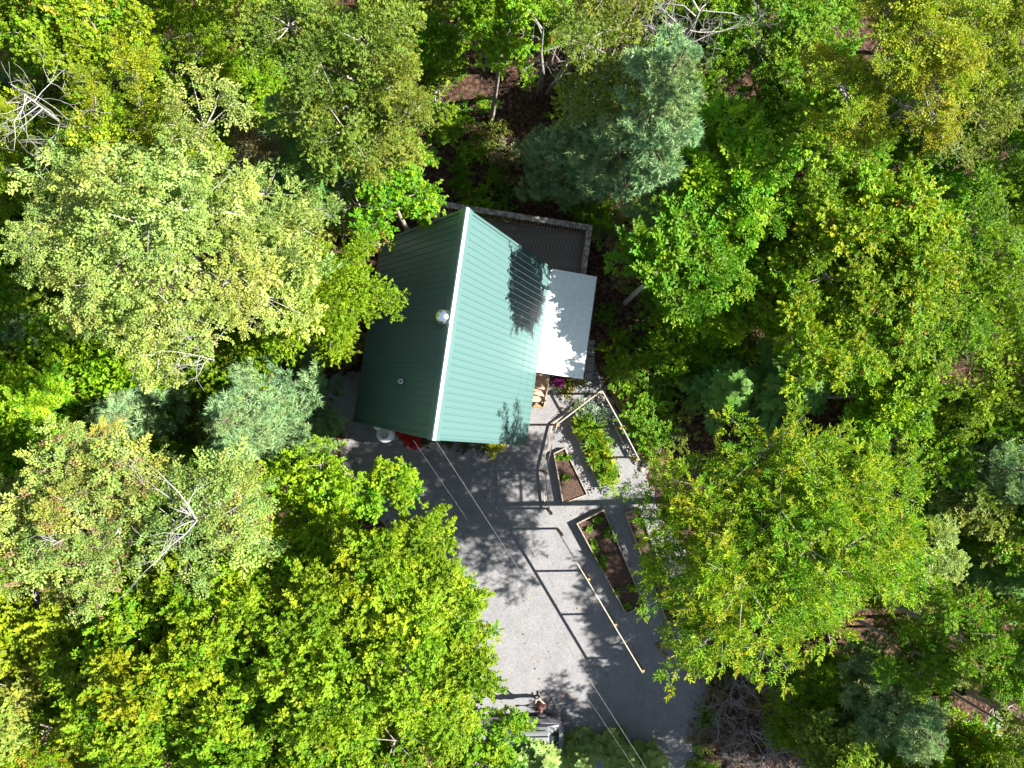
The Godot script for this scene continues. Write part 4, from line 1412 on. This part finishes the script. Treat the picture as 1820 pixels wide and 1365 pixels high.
# one skin over tapered bones (surface nets); bones: [a, b, radius at a, radius at b, colour]
func skin(bones: Array, cell: float, soft: float) -> ArrayMesh:
	var lo := Vector3(1e9, 1e9, 1e9)
	var hi := -lo
	for b in bones:
		for e in 2:
			var r: float = b[2 + e] + cell * 3.0
			lo = lo.min(b[e] - Vector3(r, r, r))
			hi = hi.max(b[e] + Vector3(r, r, r))
	var n := Vector3i((hi - lo) / cell) + Vector3i(2, 2, 2)
	var val := PackedFloat32Array()
	val.resize(n.x * n.y * n.z)
	val.fill(9.0)
	for b in bones:
		var r := maxf(b[2], b[3]) + cell * 3.0 + soft
		var a0 := Vector3i((((b[0] as Vector3).min(b[1]) - Vector3(r, r, r) - lo) / cell).max(Vector3.ZERO))
		var a1 := Vector3i(((b[0] as Vector3).max(b[1]) + Vector3(r, r, r) - lo) / cell) + Vector3i.ONE
		a1 = a1.min(n - Vector3i.ONE)
		var ab: Vector3 = b[1] - b[0]
		var ll := maxf(ab.length_squared(), 1e-8)
		for z in range(a0.z, a1.z + 1):
			for y in range(a0.y, a1.y + 1):
				for x in range(a0.x, a1.x + 1):
					var p := lo + Vector3(x, y, z) * cell
					var t := clampf((p - b[0]).dot(ab) / ll, 0.0, 1.0)
					var d: float = p.distance_to(b[0] + ab * t) - lerpf(b[2], b[3], t)
					var i := (z * n.y + y) * n.x + x
					var o := val[i]
					var k := maxf(soft - absf(o - d), 0.0) / soft
					val[i] = minf(o, d) - k * k * soft * 0.25
	var ids := {}
	var pos := PackedVector3Array()
	var sx := 1
	var sy := n.x
	var sz := n.x * n.y
	var corner := [0, sx, sy, sx + sy, sz, sx + sz, sy + sz, sx + sy + sz]
	for z in n.z - 1:
		for y in n.y - 1:
			for x in n.x - 1:
				var i := z * sz + y * sy + x
				var inside := 0
				for c in corner:
					if val[i + c] < 0.0:
						inside += 1
				if inside == 0 or inside == 8:
					continue
				var sum := Vector3.ZERO
				var cnt := 0
				for e in [[0, 1], [2, 3], [4, 5], [6, 7], [0, 2], [1, 3], [4, 6], [5, 7], [0, 4], [1, 5], [2, 6], [3, 7]]:
					var va := val[i + corner[e[0]]]
					var vb := val[i + corner[e[1]]]
					if (va < 0.0) != (vb < 0.0):
						var f := va / (va - vb)
						var pa := Vector3(e[0] & 1, (e[0] >> 1) & 1, e[0] >> 2)
						var pb := Vector3(e[1] & 1, (e[1] >> 1) & 1, e[1] >> 2)
						sum += pa.lerp(pb, f)
						cnt += 1
				ids[i] = pos.size()
				pos.append(lo + (Vector3(x, y, z) + sum / cnt) * cell)
	var st := mb()
	st.set_smooth_group(1)
	for i in ids:
		for ax in 3:
			var s1: int = [sx, sy, sz][ax]
			var u: int = [sy, sz, sx][ax]
			var v: int = [sz, sx, sy][ax]
			if (val[i] < 0.0) == (val[i + s1] < 0.0):
				continue
			if not (ids.has(i - u) and ids.has(i - v) and ids.has(i - u - v)):
				continue
			var q := [pos[ids[i]], pos[ids[i - u]], pos[ids[i - u - v]], pos[ids[i - v]]]
			if val[i] < 0.0:
				q.reverse()
			for p in [q[0], q[1], q[2], q[0], q[2], q[3]]:
				var best := 1e9
				var col := Color.WHITE
				for b in bones:
					var ab: Vector3 = b[1] - b[0]
					var t := clampf((p - b[0]).dot(ab) / maxf(ab.length_squared(), 1e-8), 0.0, 1.0)
					var d: float = p.distance_to(b[0] + ab * t) - lerpf(b[2], b[3], t)
					if d < best:
						best = d
						col = b[4]
				st.set_color(col)
				st.add_vertex(p)
	return done(st)

func make_person() -> void:
	# stands beside the car looking up the clearing, forearms raised round a small remote control
	var at := P(954, 1236, 0.0)
	var t := thing("person", "person in dark maroon clothes standing beside the silver car holding a controller", "person", at, 0.25)
	var sk := Color(0.42, 0.23, 0.15)
	var top := Color(0.07, 0.018, 0.02)
	var leg := Color(0.05, 0.02, 0.022)
	var shoe := Color(0.16, 0.14, 0.13)
	var b := []
	for e in [-1.0, 1.0]:
		b.append([Vector3(e * 0.09, 0.9, 0.02), Vector3(e * 0.1, 0.5, -0.01), 0.085, 0.062, leg])
		b.append([Vector3(e * 0.1, 0.5, -0.01), Vector3(e * 0.1, 0.1, 0.03), 0.06, 0.042, leg])
		b.append([Vector3(e * 0.1, 0.05, 0.04), Vector3(e * 0.12, 0.04, -0.15), 0.045, 0.038, shoe])
		b.append([Vector3(e * 0.17, 1.4, 0.02), Vector3(e * 0.25, 1.12, 0.04), 0.06, 0.046, top])
		b.append([Vector3(e * 0.25, 1.12, 0.04), Vector3(e * 0.11, 1.15, -0.2), 0.044, 0.03, sk])
		var w := Vector3(e * 0.1, 1.155, -0.22)
		b.append([w, w + Vector3(-e * 0.015, 0.0, -0.06), 0.027, 0.03, sk])
		for k in 4:
			var f0 := w + Vector3(e * (0.022 - 0.012 * k), -0.012 * k + 0.01, -0.075)
			var f1 := f0 + Vector3(-e * 0.02, -0.005, -0.03)
			var f2 := f1 + Vector3(-e * 0.03, 0.0, 0.008)
			b.append([f0, f1, 0.009, 0.008, sk])
			b.append([f1, f2, 0.008, 0.007, sk])
		b.append([w + Vector3(-e * 0.02, 0.015, -0.03), w + Vector3(-e * 0.04, 0.035, -0.06), 0.011, 0.009, sk])
		b.append([Vector3(e * 0.078, 1.6, 0.0), Vector3(e * 0.08, 1.58, 0.005), 0.016, 0.012, sk])
	b.append([Vector3(0, 0.95, 0.02), Vector3(0, 1.18, 0.02), 0.13, 0.12, top])
	b.append([Vector3(-0.06, 1.32, 0.02), Vector3(0.06, 1.32, 0.02), 0.125, 0.125, top])
	b.append([Vector3(-0.14, 1.41, 0.02), Vector3(0.14, 1.41, 0.02), 0.062, 0.062, top])
	b.append([Vector3(0, 1.42, 0.02), Vector3(0, 1.54, 0.0), 0.052, 0.05, sk])
	b.append([Vector3(0, 1.62, 0.01), Vector3(0, 1.64, 0.0), 0.092, 0.088, sk])
	b.append([Vector3(0, 1.54, -0.03), Vector3(0, 1.56, -0.03), 0.055, 0.06, sk])
	b.append([Vector3(0, 1.6, -0.085), Vector3(0, 1.575, -0.105), 0.01, 0.014, sk])
	var m := mat(Color.WHITE, 0.8)
	m.vertex_color_use_as_albedo = true
	part("body", skin(b, 0.016, 0.03), m, t)
	part("hair", skin([[Vector3(0, 1.66, 0.03), Vector3(0, 1.67, 0.0), 0.09, 0.088, Color.WHITE], [Vector3(0, 1.6, 0.06), Vector3(0, 1.48, 0.08), 0.07, 0.04, Color.WHITE]], 0.016, 0.03), mat(Color(0.06, 0.03, 0.02), 0.7), t)
	for e in [-1.0, 1.0]:
		part("eye", lathe_mesh([Vector2(0, -0.009), Vector2(0.009, 0), Vector2(0, 0.009)], 8), M.black, t, Transform3D(Basis.IDENTITY, Vector3(e * 0.032, 1.605, -0.083)))
	var rc := thing("remote_control", "small grey remote control held in both hands", "remote control", t.position + Vector3(0, 1.165, -0.29).rotated(Vector3.UP, 0.25), 0.25)
	part("case", box_mesh(Vector3(0.17, 0.04, 0.09)), M.concrete, rc)
	part("screen", box_mesh(Vector3(0.15, 0.012, 0.075)), M.dark_glass, rc, Transform3D(Basis(Vector3.RIGHT, 0.5), Vector3(0, 0.045, -0.06)))
	for e in [-1.0, 1.0]:
		part("stick", lathe_mesh([Vector2(0.006, 0.018), Vector2(0.006, 0.04), Vector2(0.0, 0.042)], 6), M.black, rc, Transform3D(Basis.IDENTITY, Vector3(e * 0.045, 0, 0.01)))

func make_tripod() -> void:
	var hub := P(993, 1273, 1.25)
	var t := thing("black_tripod", "black folding tripod standing at the corner of the silver car", "tripod", hub * Vector3(1, 0, 1))
	var hb := Vector3(0, 1.25, 0)
	for q in [[979, 1240], [1008, 1248], [973, 1268]]:
		var f := P(q[0], q[1], 0.02) - t.position
		part("leg", tube_mesh([hb - Vector3(0, 0.08, 0), f], [0.024, 0.015], 6), M.black, t)
	part("column", tube_mesh([hb - Vector3(0, 0.25, 0), hb + Vector3(0, 0.16, 0)], [0.022, 0.022], 8), M.black, t)
	part("head", box_mesh(Vector3(0.11, 0.06, 0.09)), M.black, t, Transform3D(Basis.IDENTITY, hb + Vector3(0, 0.19, 0)))

# ---------------------------------------------------------------- the forest
func make_trees() -> void:
	# west of the cottage
	broadleaf("broadleaf_tree", "large pale yellow-green tree with whitish twigs west of the cottage", 265, 430, 225, 15.5, {"pal": "pale", "leaf": "beech", "bark": "bark_pale", "share": 0.02, "accent": TAN, "dens": 1.05})
	broadleaf("broadleaf_tree", "rounded fine-leaved green tree leaning over the dark roof slope", 572, 518, 122, 11.0, {"grow": 1.0, "pal": "maple", "leaf": "fine", "share": 0.0, "dens": 1.3, "wild": 0.02, "lobes": 15})
	broadleaf("broadleaf_tree", "pale green tree between the big western tree and the roof", 470, 420, 110, 12.5, {"pal": "pale", "leaf": "fine", "bark": "bark_pale", "share": 0.04, "accent": TAN})
	broadleaf("maple_tree", "yellowing maple with orange tips northwest of the cottage", 235, 215, 125, 13.5, {"pal": "gold", "leaf": "beech", "share": 0.04, "bark": "bark_pale"})
	broadleaf("maple_tree", "bright yellow-green maple beside the northwest gap in the canopy", 150, 75, 85, 12.0, {"pal": "maple", "leaf": "maple", "share": 0.03})
	broadleaf("broadleaf_tree", "green tree east of the bright yellow-green northwestern maple", 320, 75, 105, 9.5, {"pal": "maple", "leaf": "beech", "share": 0.02, "dens": 0.8})
	broadleaf("broadleaf_tree", "olive fine-leaved tree north of the bright green spruce", 620, 110, 175, 14.5, {"pal": "olive", "leaf": "fine", "bark": "bark_pale", "share": 0.03, "accent": TAN, "dens": 1.15})
	broadleaf("broadleaf_tree", "olive fine-leaved tree joined to its larger northern neighbour", 690, 215, 95, 12.0, {"pal": "olive", "leaf": "fine", "bark": "bark_pale", "share": 0.03, "accent": TAN})
	broadleaf("maple_tree", "vivid lime maple at the northwest corner of the deck", 700, 310, 92, 10.0, {"pal": "lime", "leaf": "maple", "share": 0.02, "accent": YELLOW})
	broadleaf("broadleaf_tree", "thin brownish tree with half its leaves gone", 425, 285, 70, 10.5, {"pal": "brown", "leaf": "fine", "bark": "bark_pale", "share": 0.1, "dens": 0.6})
	conifer("spruce_tree", "bright green spruce between the pale trees north of the roof", 545, 275, 85, 11.0, {"pal": "fir", "leaf": "fir"})
	broadleaf("broadleaf_tree", "greyish twiggy tree touching the north end of the roof", 640, 375, 75, 8.5, {"pal": "olive", "leaf": "small", "bark": "bark_pale", "dens": 0.6, "share": 0.03, "accent": RED})
	broadleaf("maple_tree", "lime large-leaved maple at the western edge", 40, 720, 95, 8.5, {"pal": "lime", "leaf": "broad", "share": 0.02, "accent": YELLOW})
	broadleaf("maple_tree", "bright green large-leaved maple among the western trees", 185, 680, 95, 7.5, {"pal": "lime", "leaf": "broad", "share": 0.0})
	conifer("pine_tree", "small blue-green pine below the pale western tree", 290, 735, 80, 9.5, {"pal": "pine"})
	conifer("pine_tree", "pale blue-green pine southwest of the cottage", 480, 745, 115, 11.5, {"pal": "pine", "dens": 1.1})
	broadleaf("broadleaf_tree", "pale tree with patches of withered pinkish leaves", 120, 910, 165, 13.5, {"pal": "pale", "leaf": "beech", "bark": "bark_pale", "share": 0.13, "accent": TAN, "dens": 0.95})
	broadleaf("broadleaf_tree", "pale green tree with bleached branches southwest of the pine", 370, 905, 115, 13.0, {"pal": "pale", "leaf": "beech", "bark": "bark_pale", "share": 0.04, "accent": TAN})
	broadleaf("maple_tree", "deep green bushy maple southwest of the gas cylinders", 570, 890, 105, 9.0, {"pal": "lime", "leaf": "maple", "share": 0.01})
	broadleaf("maple_tree", "small maple at the edge of the gravel below the cottage front", 690, 878, 62, 7.0, {"grow": 1.0, "pal": "lime", "leaf": "maple", "share": 0.0})
	broadleaf("maple_tree", "huge yellow-green maple overhanging the parked car", 655, 1150, 238, 14.0, {"grow": 1.0, "pal": "maple", "leaf": "maple", "share": 0.015, "dens": 1.15, "lobes": 26})
	broadleaf("maple_tree", "broad green maple west of the huge yellow-green one", 350, 1185, 225, 13.0, {"pal": "maple", "leaf": "maple", "share": 0.02, "lobes": 24})
	broadleaf("maple_tree", "sunny maple filling the southern edge west of the car", 520, 1370, 200, 13.0, {"pal": "maple", "leaf": "maple", "share": 0.03})
	broadleaf("maple_tree", "green maple boughs hanging over the bonnet of the car", 825, 1338, 125, 11.5, {"grow": 1.0, "pal": "maple", "leaf": "maple", "share": 0.015})
	broadleaf("broadleaf_tree", "green tree south of the tree with withered leaves", 70, 1120, 105, 10.0, {"pal": "maple", "leaf": "maple", "bark": "bark_pale", "share": 0.02})
	broadleaf("broadleaf_tree", "mid green tree in the southwest corner", 60, 1320, 110, 9.5, {"pal": "maple", "leaf": "beech", "share": 0.02})
	broadleaf("broadleaf_tree", "yellow-green tree in the far northwest corner", 30, 60, 80, 10.0, {"pal": "maple", "leaf": "maple", "share": 0.03})
	broadleaf("broadleaf_tree", "green tree west of the yellowing maple", 40, 290, 90, 9.5, {"pal": "maple", "leaf": "beech", "share": 0.02})
	# young cedars beside the car
	conifer("cedar_sapling", "young feathery cedar beside the parked car", 968, 1356, 42, 3.8, {"pal": "cedar", "leaf": "cedar", "base": 0.05, "gap": 0.24, "dens": 0.45})
	conifer("cedar_sapling", "young feathery cedar just past the tail of the car", 1030, 1358, 34, 3.2, {"pal": "cedar", "leaf": "cedar", "base": 0.05, "gap": 0.24, "dens": 0.4})
	conifer("cedar_sapling", "young feathery cedar alone on the gravel edge", 1100, 1356, 36, 3.4, {"pal": "cedar", "leaf": "cedar", "base": 0.05, "gap": 0.24, "dens": 0.4})
	conifer("cedar_sapling", "small feathery cedar at the mouth of the drive", 1160, 1372, 34, 3.0, {"pal": "cedar", "leaf": "cedar", "base": 0.05, "gap": 0.24, "dens": 0.4})
	conifer("cedar_sapling", "bushy little cedar against the side of the car", 925, 1356, 40, 3.6, {"pal": "cedar", "leaf": "cedar", "base": 0.05, "gap": 0.24, "dens": 0.5})
	# north
	broadleaf("maple_tree", "bright green maple north of the leaf-strewn clearing", 890, 35, 85, 9.5, {"pal": "lime", "leaf": "maple", "share": 0.02, "accent": YELLOW})
	broadleaf("birch_tree", "yellowish birch with two white stems north of the pine", 1075, 60, 125, 13.5, {"pal": "olive", "leaf": "fine", "bark": "bark_pale", "share": 0.06, "accent": YELLOW, "dens": 0.85})
	conifer("pine_tree", "large silvery blue-green pine north of the porch", 1118, 255, 135, 14.5, {"pal": "pine", "dens": 1.2, "base": 0.42})
	conifer("pine_tree", "low pine behind the deck railing", 1000, 290, 85, 6.0, {"pal": "pine"})
	broadleaf("maple_tree", "glowing lime maple east of the silvery pine", 1300, 305, 115, 10.5, {"pal": "lime", "leaf": "broad", "share": 0.02, "accent": YELLOW})
	broadleaf("maple_tree", "mid green large-leaved maple east of the porch", 1215, 468, 118, 10.3, {"dens": 0.75, "grow": 1.0, "pal": "mid", "leaf": "broad", "share": 0.0})
	broadleaf("maple_tree", "low bright green maple beneath the great eastern maple", 1310, 480, 115, 7.5, {"pal": "lime", "leaf": "broad", "share": 0.0})
	broadleaf("broadleaf_tree", "wide mid green tree at the north edge", 1400, 130, 170, 8.5, {"pal": "mid", "leaf": "maple", "share": 0.01, "dens": 0.7})
	broadleaf("broadleaf_tree", "golden green tree in the northeast", 1620, 90, 165, 14.5, {"pal": "gold", "leaf": "beech", "share": 0.06, "accent": YELLOW})
	broadleaf("broadleaf_tree", "green tree below the golden northeastern tree", 1480, 255, 110, 10.5, {"pal": "mid", "leaf": "maple", "share": 0.02})
	broadleaf("broadleaf_tree", "olive tree in the northeast corner", 1790, 60, 100, 12.0, {"pal": "gold", "leaf": "fine", "share": 0.04})
	# east
	broadleaf("maple_tree", "great maple with orange-tipped yellow leaves on its sunny side", 1525, 475, 215, 10.3, {"pal": "maple", "leaf": "maple", "share": 0.04, "dens": 1.0, "lobes": 26})
	broadleaf("broadleaf_tree", "green tree east of the great orange-tipped maple", 1770, 480, 125, 8.0, {"pal": "mid", "leaf": "fine", "share": 0.02, "accent": YELLOW})
	broadleaf("broadleaf_tree", "yellow-green tree at the middle of the eastern edge", 1770, 690, 115, 8.0, {"pal": "maple", "leaf": "fine", "share": 0.02})
	broadleaf("broadleaf_tree", "green tree between the eastern fallen poles", 1770, 270, 95, 7.5, {"pal": "maple", "leaf": "fine", "share": 0.01})
	conifer("spruce_tree", "light green spruce with star-like arms east of the garden", 1405, 690, 105, 6.0, {"pal": "fir", "leaf": "fir"})
	conifer("spruce_tree", "blue-tipped young spruce beside the star-armed spruce", 1300, 690, 70, 4.5, {"pal": "fir", "leaf": "fir"})
	broadleaf("maple_tree", "lime maple between the great maple and the eastern pines", 1600, 700, 85, 7.5, {"pal": "lime", "leaf": "broad", "share": 0.02, "accent": YELLOW})
	broadleaf("cherry_tree", "wide yellow-green tree with narrow leaves overhanging the soil beds", 1374, 955, 302, 13.2, {"seed": Vector2i(1402, 952), "storey": 0.12, "grow": 1.0, "pal": "cherry", "leaf": "long", "share": 0.03, "accent": YELLOW, "dens": 0.6, "lobes": 28, "squash": 0.76, "wild": 0.06})
	conifer("pine_tree", "broad pine at the east below the lime maple", 1710, 825, 110, 8.5, {"pal": "pine", "leaf": "pine"})
	conifer("pine_tree", "blue-green pine at the eastern edge", 1810, 850, 90, 9.0, {"pal": "pine", "leaf": "pine"})
	conifer("spruce_tree", "fresh green spruce east of the narrow-leaved tree", 1620, 905, 70, 6.5, {"pal": "fir", "leaf": "fir"})
	conifer("spruce_tree", "bright green spruce at the southeastern edge", 1775, 1000, 100, 7.5, {"pal": "fir", "leaf": "fir"})
	broadleaf("broadleaf_tree", "green tree above the broken grey trunk", 1730, 1130, 95, 10.0, {"pal": "mid", "leaf": "fine", "share": 0.02})
	conifer("pine_tree", "blue-green pine south of the narrow-leaved tree", 1560, 1245, 100, 9.0, {"pal": "pine"})
	conifer("pine_tree", "low soft pine near the grey thicket", 1545, 1345, 75, 5.0, {"pal": "pine"})
	broadleaf("maple_tree", "lime bush-like maple in the southeast", 1670, 1345, 78, 6.5, {"pal": "lime", "leaf": "maple", "share": 0.02, "accent": YELLOW})
	broadleaf("aspen_tree", "small whitish-leaved tree at the edge of the narrow-leaved crown", 1665, 985, 50, 9.0, {"pal": "pale", "leaf": "beech", "bark": "bark_pale", "share": 0.0})
	# beyond the frame: the forest goes on and shades the edges
	var beyond := [[1970, 120, 150, 10.5], [2000, 420, 150, 9.0], [1960, 700, 150, 9.5], [2010, 960, 150, 9.5], [1960, 1230, 150, 12.0], [1250, -130, 150, 9.0], [900, -150, 150, 12.0], [500, -140, 150, 13.0], [100, -140, 150, 12.0], [-160, 200, 150, 13.0], [-170, 560, 150, 12.0], [-160, 900, 150, 12.0], [-150, 1250, 140, 12.0], [300, 1520, 160, 12.0], [1560, 1540, 150, 10.0], [1620, -140, 130, 7.5], [1850, 1500, 140, 11.0]]
	for b in beyond:
		broadleaf("forest_tree", "green broadleaf tree of the forest round the clearing", b[0], b[1], b[2], b[3], {"pal": ["mid", "maple", "olive"][int(b[2] + b[3]) % 3], "leaf": ["maple", "beech"][int(b[3]) % 2], "share": 0.03, "dens": 0.7, "group": "trees of the surrounding forest"})

	broadleaf("broadleaf_tree", "olive green tree among the fallen grey poles at the east", 1745, 190, 90, 9.0, {"pal": "olive", "leaf": "fine", "share": 0.02})
	broadleaf("broadleaf_tree", "fine-leaved green tree below the eastern pole", 1740, 390, 80, 9.0, {"pal": "mid", "leaf": "fine", "share": 0.02})
	broadleaf("broadleaf_tree", "mid green tree behind the eastern spruces", 1660, 800, 75, 7.0, {"pal": "mid", "leaf": "maple", "share": 0.02})
	broadleaf("broadleaf_tree", "leafy tree beside the grey broken trunk", 1640, 1160, 80, 8.5, {"pal": "mid", "leaf": "beech", "share": 0.02})
	crowns.append([Vector2(1785, 1265), 95.0, ""])
	crowns.append([Vector2(1370, 1300), 130.0, ""])
	# young trees that close the gaps between the big crowns
	var g := RandomNumberGenerator.new()
	g.seed = 31337
	var n := 0
	var tries := 0
	while n < 75 and tries < 6000:
		tries += 1
		var px := g.randf_range(-40, 1860)
		var py := g.randf_range(-40, 1400)
		var p := P(px, py, 5.0)
		if blocked(p.x, p.z, 2.2) or (px > 770 and px < 980 and py > 60 and py < 380) or (px > 1040 and px < 1260 and py > 540 and py < 860):
			continue
		if hidden_by_crown(px, py, 0.78):
			continue
		# the sun reaches the porch, the fenced garden and the northern clearing through these lanes
		if (p.z > -3.6 and p.z < 1.9 and p.x > 0 and p.x < 17) or (p.z > -16.5 and p.z < -9.5 and p.x > 0 and p.x < 13):
			continue
		n += 1
		var k := g.randi() % 5
		if k == 0:
			var kind: String = ["fir", "pine", "bluefir"][g.randi() % 3]
			conifer("young_conifer", "slim young %s conifer beside the %s" % [TONE[kind], neighbour(px, py)], px, py, g.randf_range(45, 75), g.randf_range(5.0, 8.0), {"pal": kind, "leaf": ["fir", "pine"][g.randi() % 2], "group": "young conifers between the big trees", "dens": 0.8})
		else:
			var kind: String = ["mid", "maple", "lime", "olive", "mid"][k]
			broadleaf("young_tree", "young %s tree beside the %s" % [TONE[kind], neighbour(px, py)], px, py, g.randf_range(65, 105), g.randf_range(5.0, 8.0), {"pal": kind, "leaf": ["maple", "beech", "fine", "broad"][g.randi() % 4], "group": "young trees between the big crowns", "dens": 0.9, "share": 0.02})

func make_dead() -> void:
	# leaning pale stems, snags and bare thickets
	for k in [[[958, 165, 0], [966, 45, 9.5], "pale leaning birch stem north of the clearing", 0.13], [[972, 165, 0], [1040, 62, 8.5], "thinner pale birch stem that forks away from its neighbour", 0.09]]:
		dead_tree("birch_tree", k[2], P(k[0][0], k[0][1]), P(k[1][0], k[1][1], k[1][2]), k[3], 6, 0.5, 1.2, int(k[0][0]), {"bark": "bark_pale", "category": "tree"})
	dead_tree("dead_tree", "grey dead tree with a spray of white twigs at the north", P(1150, 165), P(1262, -5, 12.0), 0.12, 14, 0.55, 2.2, 61, {"curl": 0.26, "depth": 3})
	dead_tree("dead_tree", "bleached dead tree leaning in at the western edge", P(75, 190, 13.0) * Vector3(1, 0, 1), P(20, 150, 14.6), 0.085, 18, 0.72, 1.5, 62, {"depth": 2, "sweep": Vector3(0.5, 0, 0.3)})
	dead_tree("dead_tree", "small white dead tree with knobbly twigs beside the gravel", P(1335, 1125), P(1372, 1180, 5.0), 0.09, 9, 0.6, 0.9, 63, {"depth": 2, "curl": 0.35})
	dead_tree("dead_tree", "thick grey broken trunk in the southeast", P(1722, 1228, 0.0), P(1850, 1300, 4.2), 0.24, 8, 0.3, 0.9, 64, {"depth": 1, "bark": "bark_grey"})
	dead_tree("dead_tree", "long grey fallen pole at the eastern edge", P(1700, 320, 0.4), P(1830, 265, 3.5), 0.1, 5, 0.3, 1.0, 65, {"depth": 1, "bark": "bark_grey"})
	dead_tree("dead_tree", "half-dead tree with rusty leaf tips in the northeast", P(1625, 250), P(1665, 200, 9.0), 0.1, 10, 0.6, 1.6, 66, {"depth": 2})
	dead_tree("dead_tree", "bleached limb reaching out of the withered pale tree", P(200, 905, 4.0), P(95, 968, 13.8), 0.1, 6, 0.75, 0.9, 67, {"depth": 1})
	dead_tree("dead_tree", "white crown of bare limbs above the southwestern pale tree", P(330, 900, 3.0), P(350, 925, 13.2), 0.12, 9, 0.85, 1.7, 68, {"depth": 2})
	dead_tree("dead_tree", "tangle of pale bare twigs in the large western tree", P(330, 560, 3.0), P(380, 640, 14.0), 0.1, 9, 0.8, 1.6, 69, {"depth": 2})
	dead_tree("dead_tree", "pale bare twigs rising between the western trees", P(430, 330, 2.0), P(438, 335, 11.0), 0.08, 9, 0.7, 1.3, 70, {"depth": 2})
	dead_tree("dead_tree", "bare grey sapling beside the north end of the roof", P(650, 400, 1.0), P(640, 365, 9.0), 0.07, 12, 0.6, 1.2, 71, {"depth": 2, "curl": 0.3})
	var g := RandomNumberGenerator.new()
	g.seed = 900
	for k in [[1330, 1300, 1.5], [1390, 1275, 1.4], [1430, 1330, 1.5], [1360, 1345, 1.5], [1290, 1250, 1.0], [1300, 1345, 1.1], [1310, 1195, 0.9], [1450, 1300, 1.1]]:
		var t := thing("bare_thicket", "bare grey twiggy bush in the thicket southeast of the gravel", "shrub", P(k[0], k[1]), 0.0, "bare grey bushes")
		for s in 9:
			var sb := mb()
			var a := g.randf() * TAU
			add_bare(sb, g, Vector3(cos(a), -0.1, sin(a)) * 0.1, Vector3(cos(a) * 0.6, 1.0, sin(a) * 0.6).normalized(), k[2] * g.randf_range(1.3, 2.0), 0.034, 3, 0.2, 3)
			part("stem", done(sb), M.dead_wood, t)

func make_undergrowth() -> void:
	# placed by eye in the sunny clearing north of the deck and in the gaps
	for k in [[830, 205, 0.7, 1.2, "mid"], [800, 235, 0.6, 1.0, "lime"], [862, 190, 0.6, 0.8, "mid"], [880, 250, 0.8, 1.0, "olive"], [845, 265, 0.6, 1.0, "lime"], [905, 285, 0.8, 1.2, "brown"], [870, 315, 0.7, 0.9, "olive"], [820, 300, 0.6, 0.9, "deep"], [930, 135, 0.6, 1.4, "lime"], [1000, 130, 0.6, 1.2, "mid"], [815, 335, 0.6, 0.9, "mid"], [900, 345, 0.6, 0.9, "deep"], [940, 350, 0.6, 0.8, "olive"], [850, 355, 0.5, 0.7, "mid"], [1240, 160, 0.9, 2.0, "mid"], [1260, 200, 0.8, 1.4, "deep"], [1110, 590, 0.5, 0.6, "mid"], [1085, 615, 0.4, 0.5, "lime"], [1135, 620, 0.5, 0.7, "deep"], [1100, 660, 0.5, 0.6, "olive"], [1150, 690, 0.6, 0.8, "mid"], [1120, 700, 0.5, 0.6, "mid"], [1150, 745, 0.6, 1.0, "lime"], [1180, 700, 0.6, 0.9, "deep"], [1140, 800, 0.4, 0.5, "mid"], [1170, 820, 0.5, 0.6, "olive"], [1550, 770, 0.8, 1.0, "deep"], [1330, 1240, 0.6, 0.8, "brown"], [1270, 1180, 0.5, 0.6, "brown"], [1080, 560, 0.5, 0.6, "deep"], [1268, 1150, 0.5, 0.6, "brown"], [1290, 1185, 0.5, 0.7, "deep"], [1278, 1225, 0.55, 0.6, "brown"], [1262, 1275, 0.5, 0.5, "deep"], [1250, 1320, 0.55, 0.6, "brown"], [1258, 1355, 0.6, 0.7, "mid"], [1230, 1362, 0.45, 0.5, "olive"]]:
		var p := P(k[0], k[1], k[3] * 0.6)
		p.y = ground_y(p.x, p.z)
		shrub("clearing_shrub", "%s %s bush in the open %s" % [["small", "knee-high", "tall"][int(k[3] > 0.75) + int(k[3] > 1.1)], TONE[k[4]], "clearing north of the deck" if k[1] < 370 and k[0] < 1010 else ("ground east of the porch" if k[0] < 1200 and k[1] > 500 else "gap beside the " + neighbour(k[0], k[1]))], p, k[2], k[3], {"pal": k[4], "leaf": "beech", "group": "bushes in the open gaps", "dens": 0.8})
	var g := RandomNumberGenerator.new()
	g.seed = 4242
	var n := 0
	var tries := 0
	while n < 110 and tries < 6000:
		tries += 1
		var x := g.randf_range(-23, 30)
		var z := g.randf_range(-22, 19)
		var q := pixel(Vector3(x, 1.0, z))
		if blocked(x, z, 0.7) or hidden_by_crown(q.x, q.y, 0.8) or q.x < -30 or q.x > 1850 or q.y < -30 or q.y > 1395:
			continue
		if q.x > 770 and q.x < 980 and q.y > 60 and q.y < 360:
			continue
		n += 1
		var kind: String = ["mid", "deep", "maple", "lime", "olive", "brown"][[0, 0, 1, 1, 2, 3, 4, 5][g.randi() % 8]]
		var hgt := g.randf_range(0.8, 2.6)
		shrub("understory_bush", "%s %s bush in the gap by the %s" % ["low" if hgt < 1.4 else ("waist-high" if hgt < 2.0 else "tall"), TONE[kind], neighbour(q.x, q.y)], Vector3(x, ground_y(x, z), z), g.randf_range(0.6, 1.25), hgt, {"pal": kind, "leaf": ["beech", "small", "maple"][g.randi() % 3], "group": "undergrowth bushes", "dens": 0.7})

func _ready() -> void:
	make_view()
	make_materials()
	make_sprays()
	make_ground()
	make_house()
	make_porch()
	make_trees()
	make_dead()
	make_undergrowth()
	make_garden()
	make_car()
	make_person()
	make_tripod()
	make_litter()
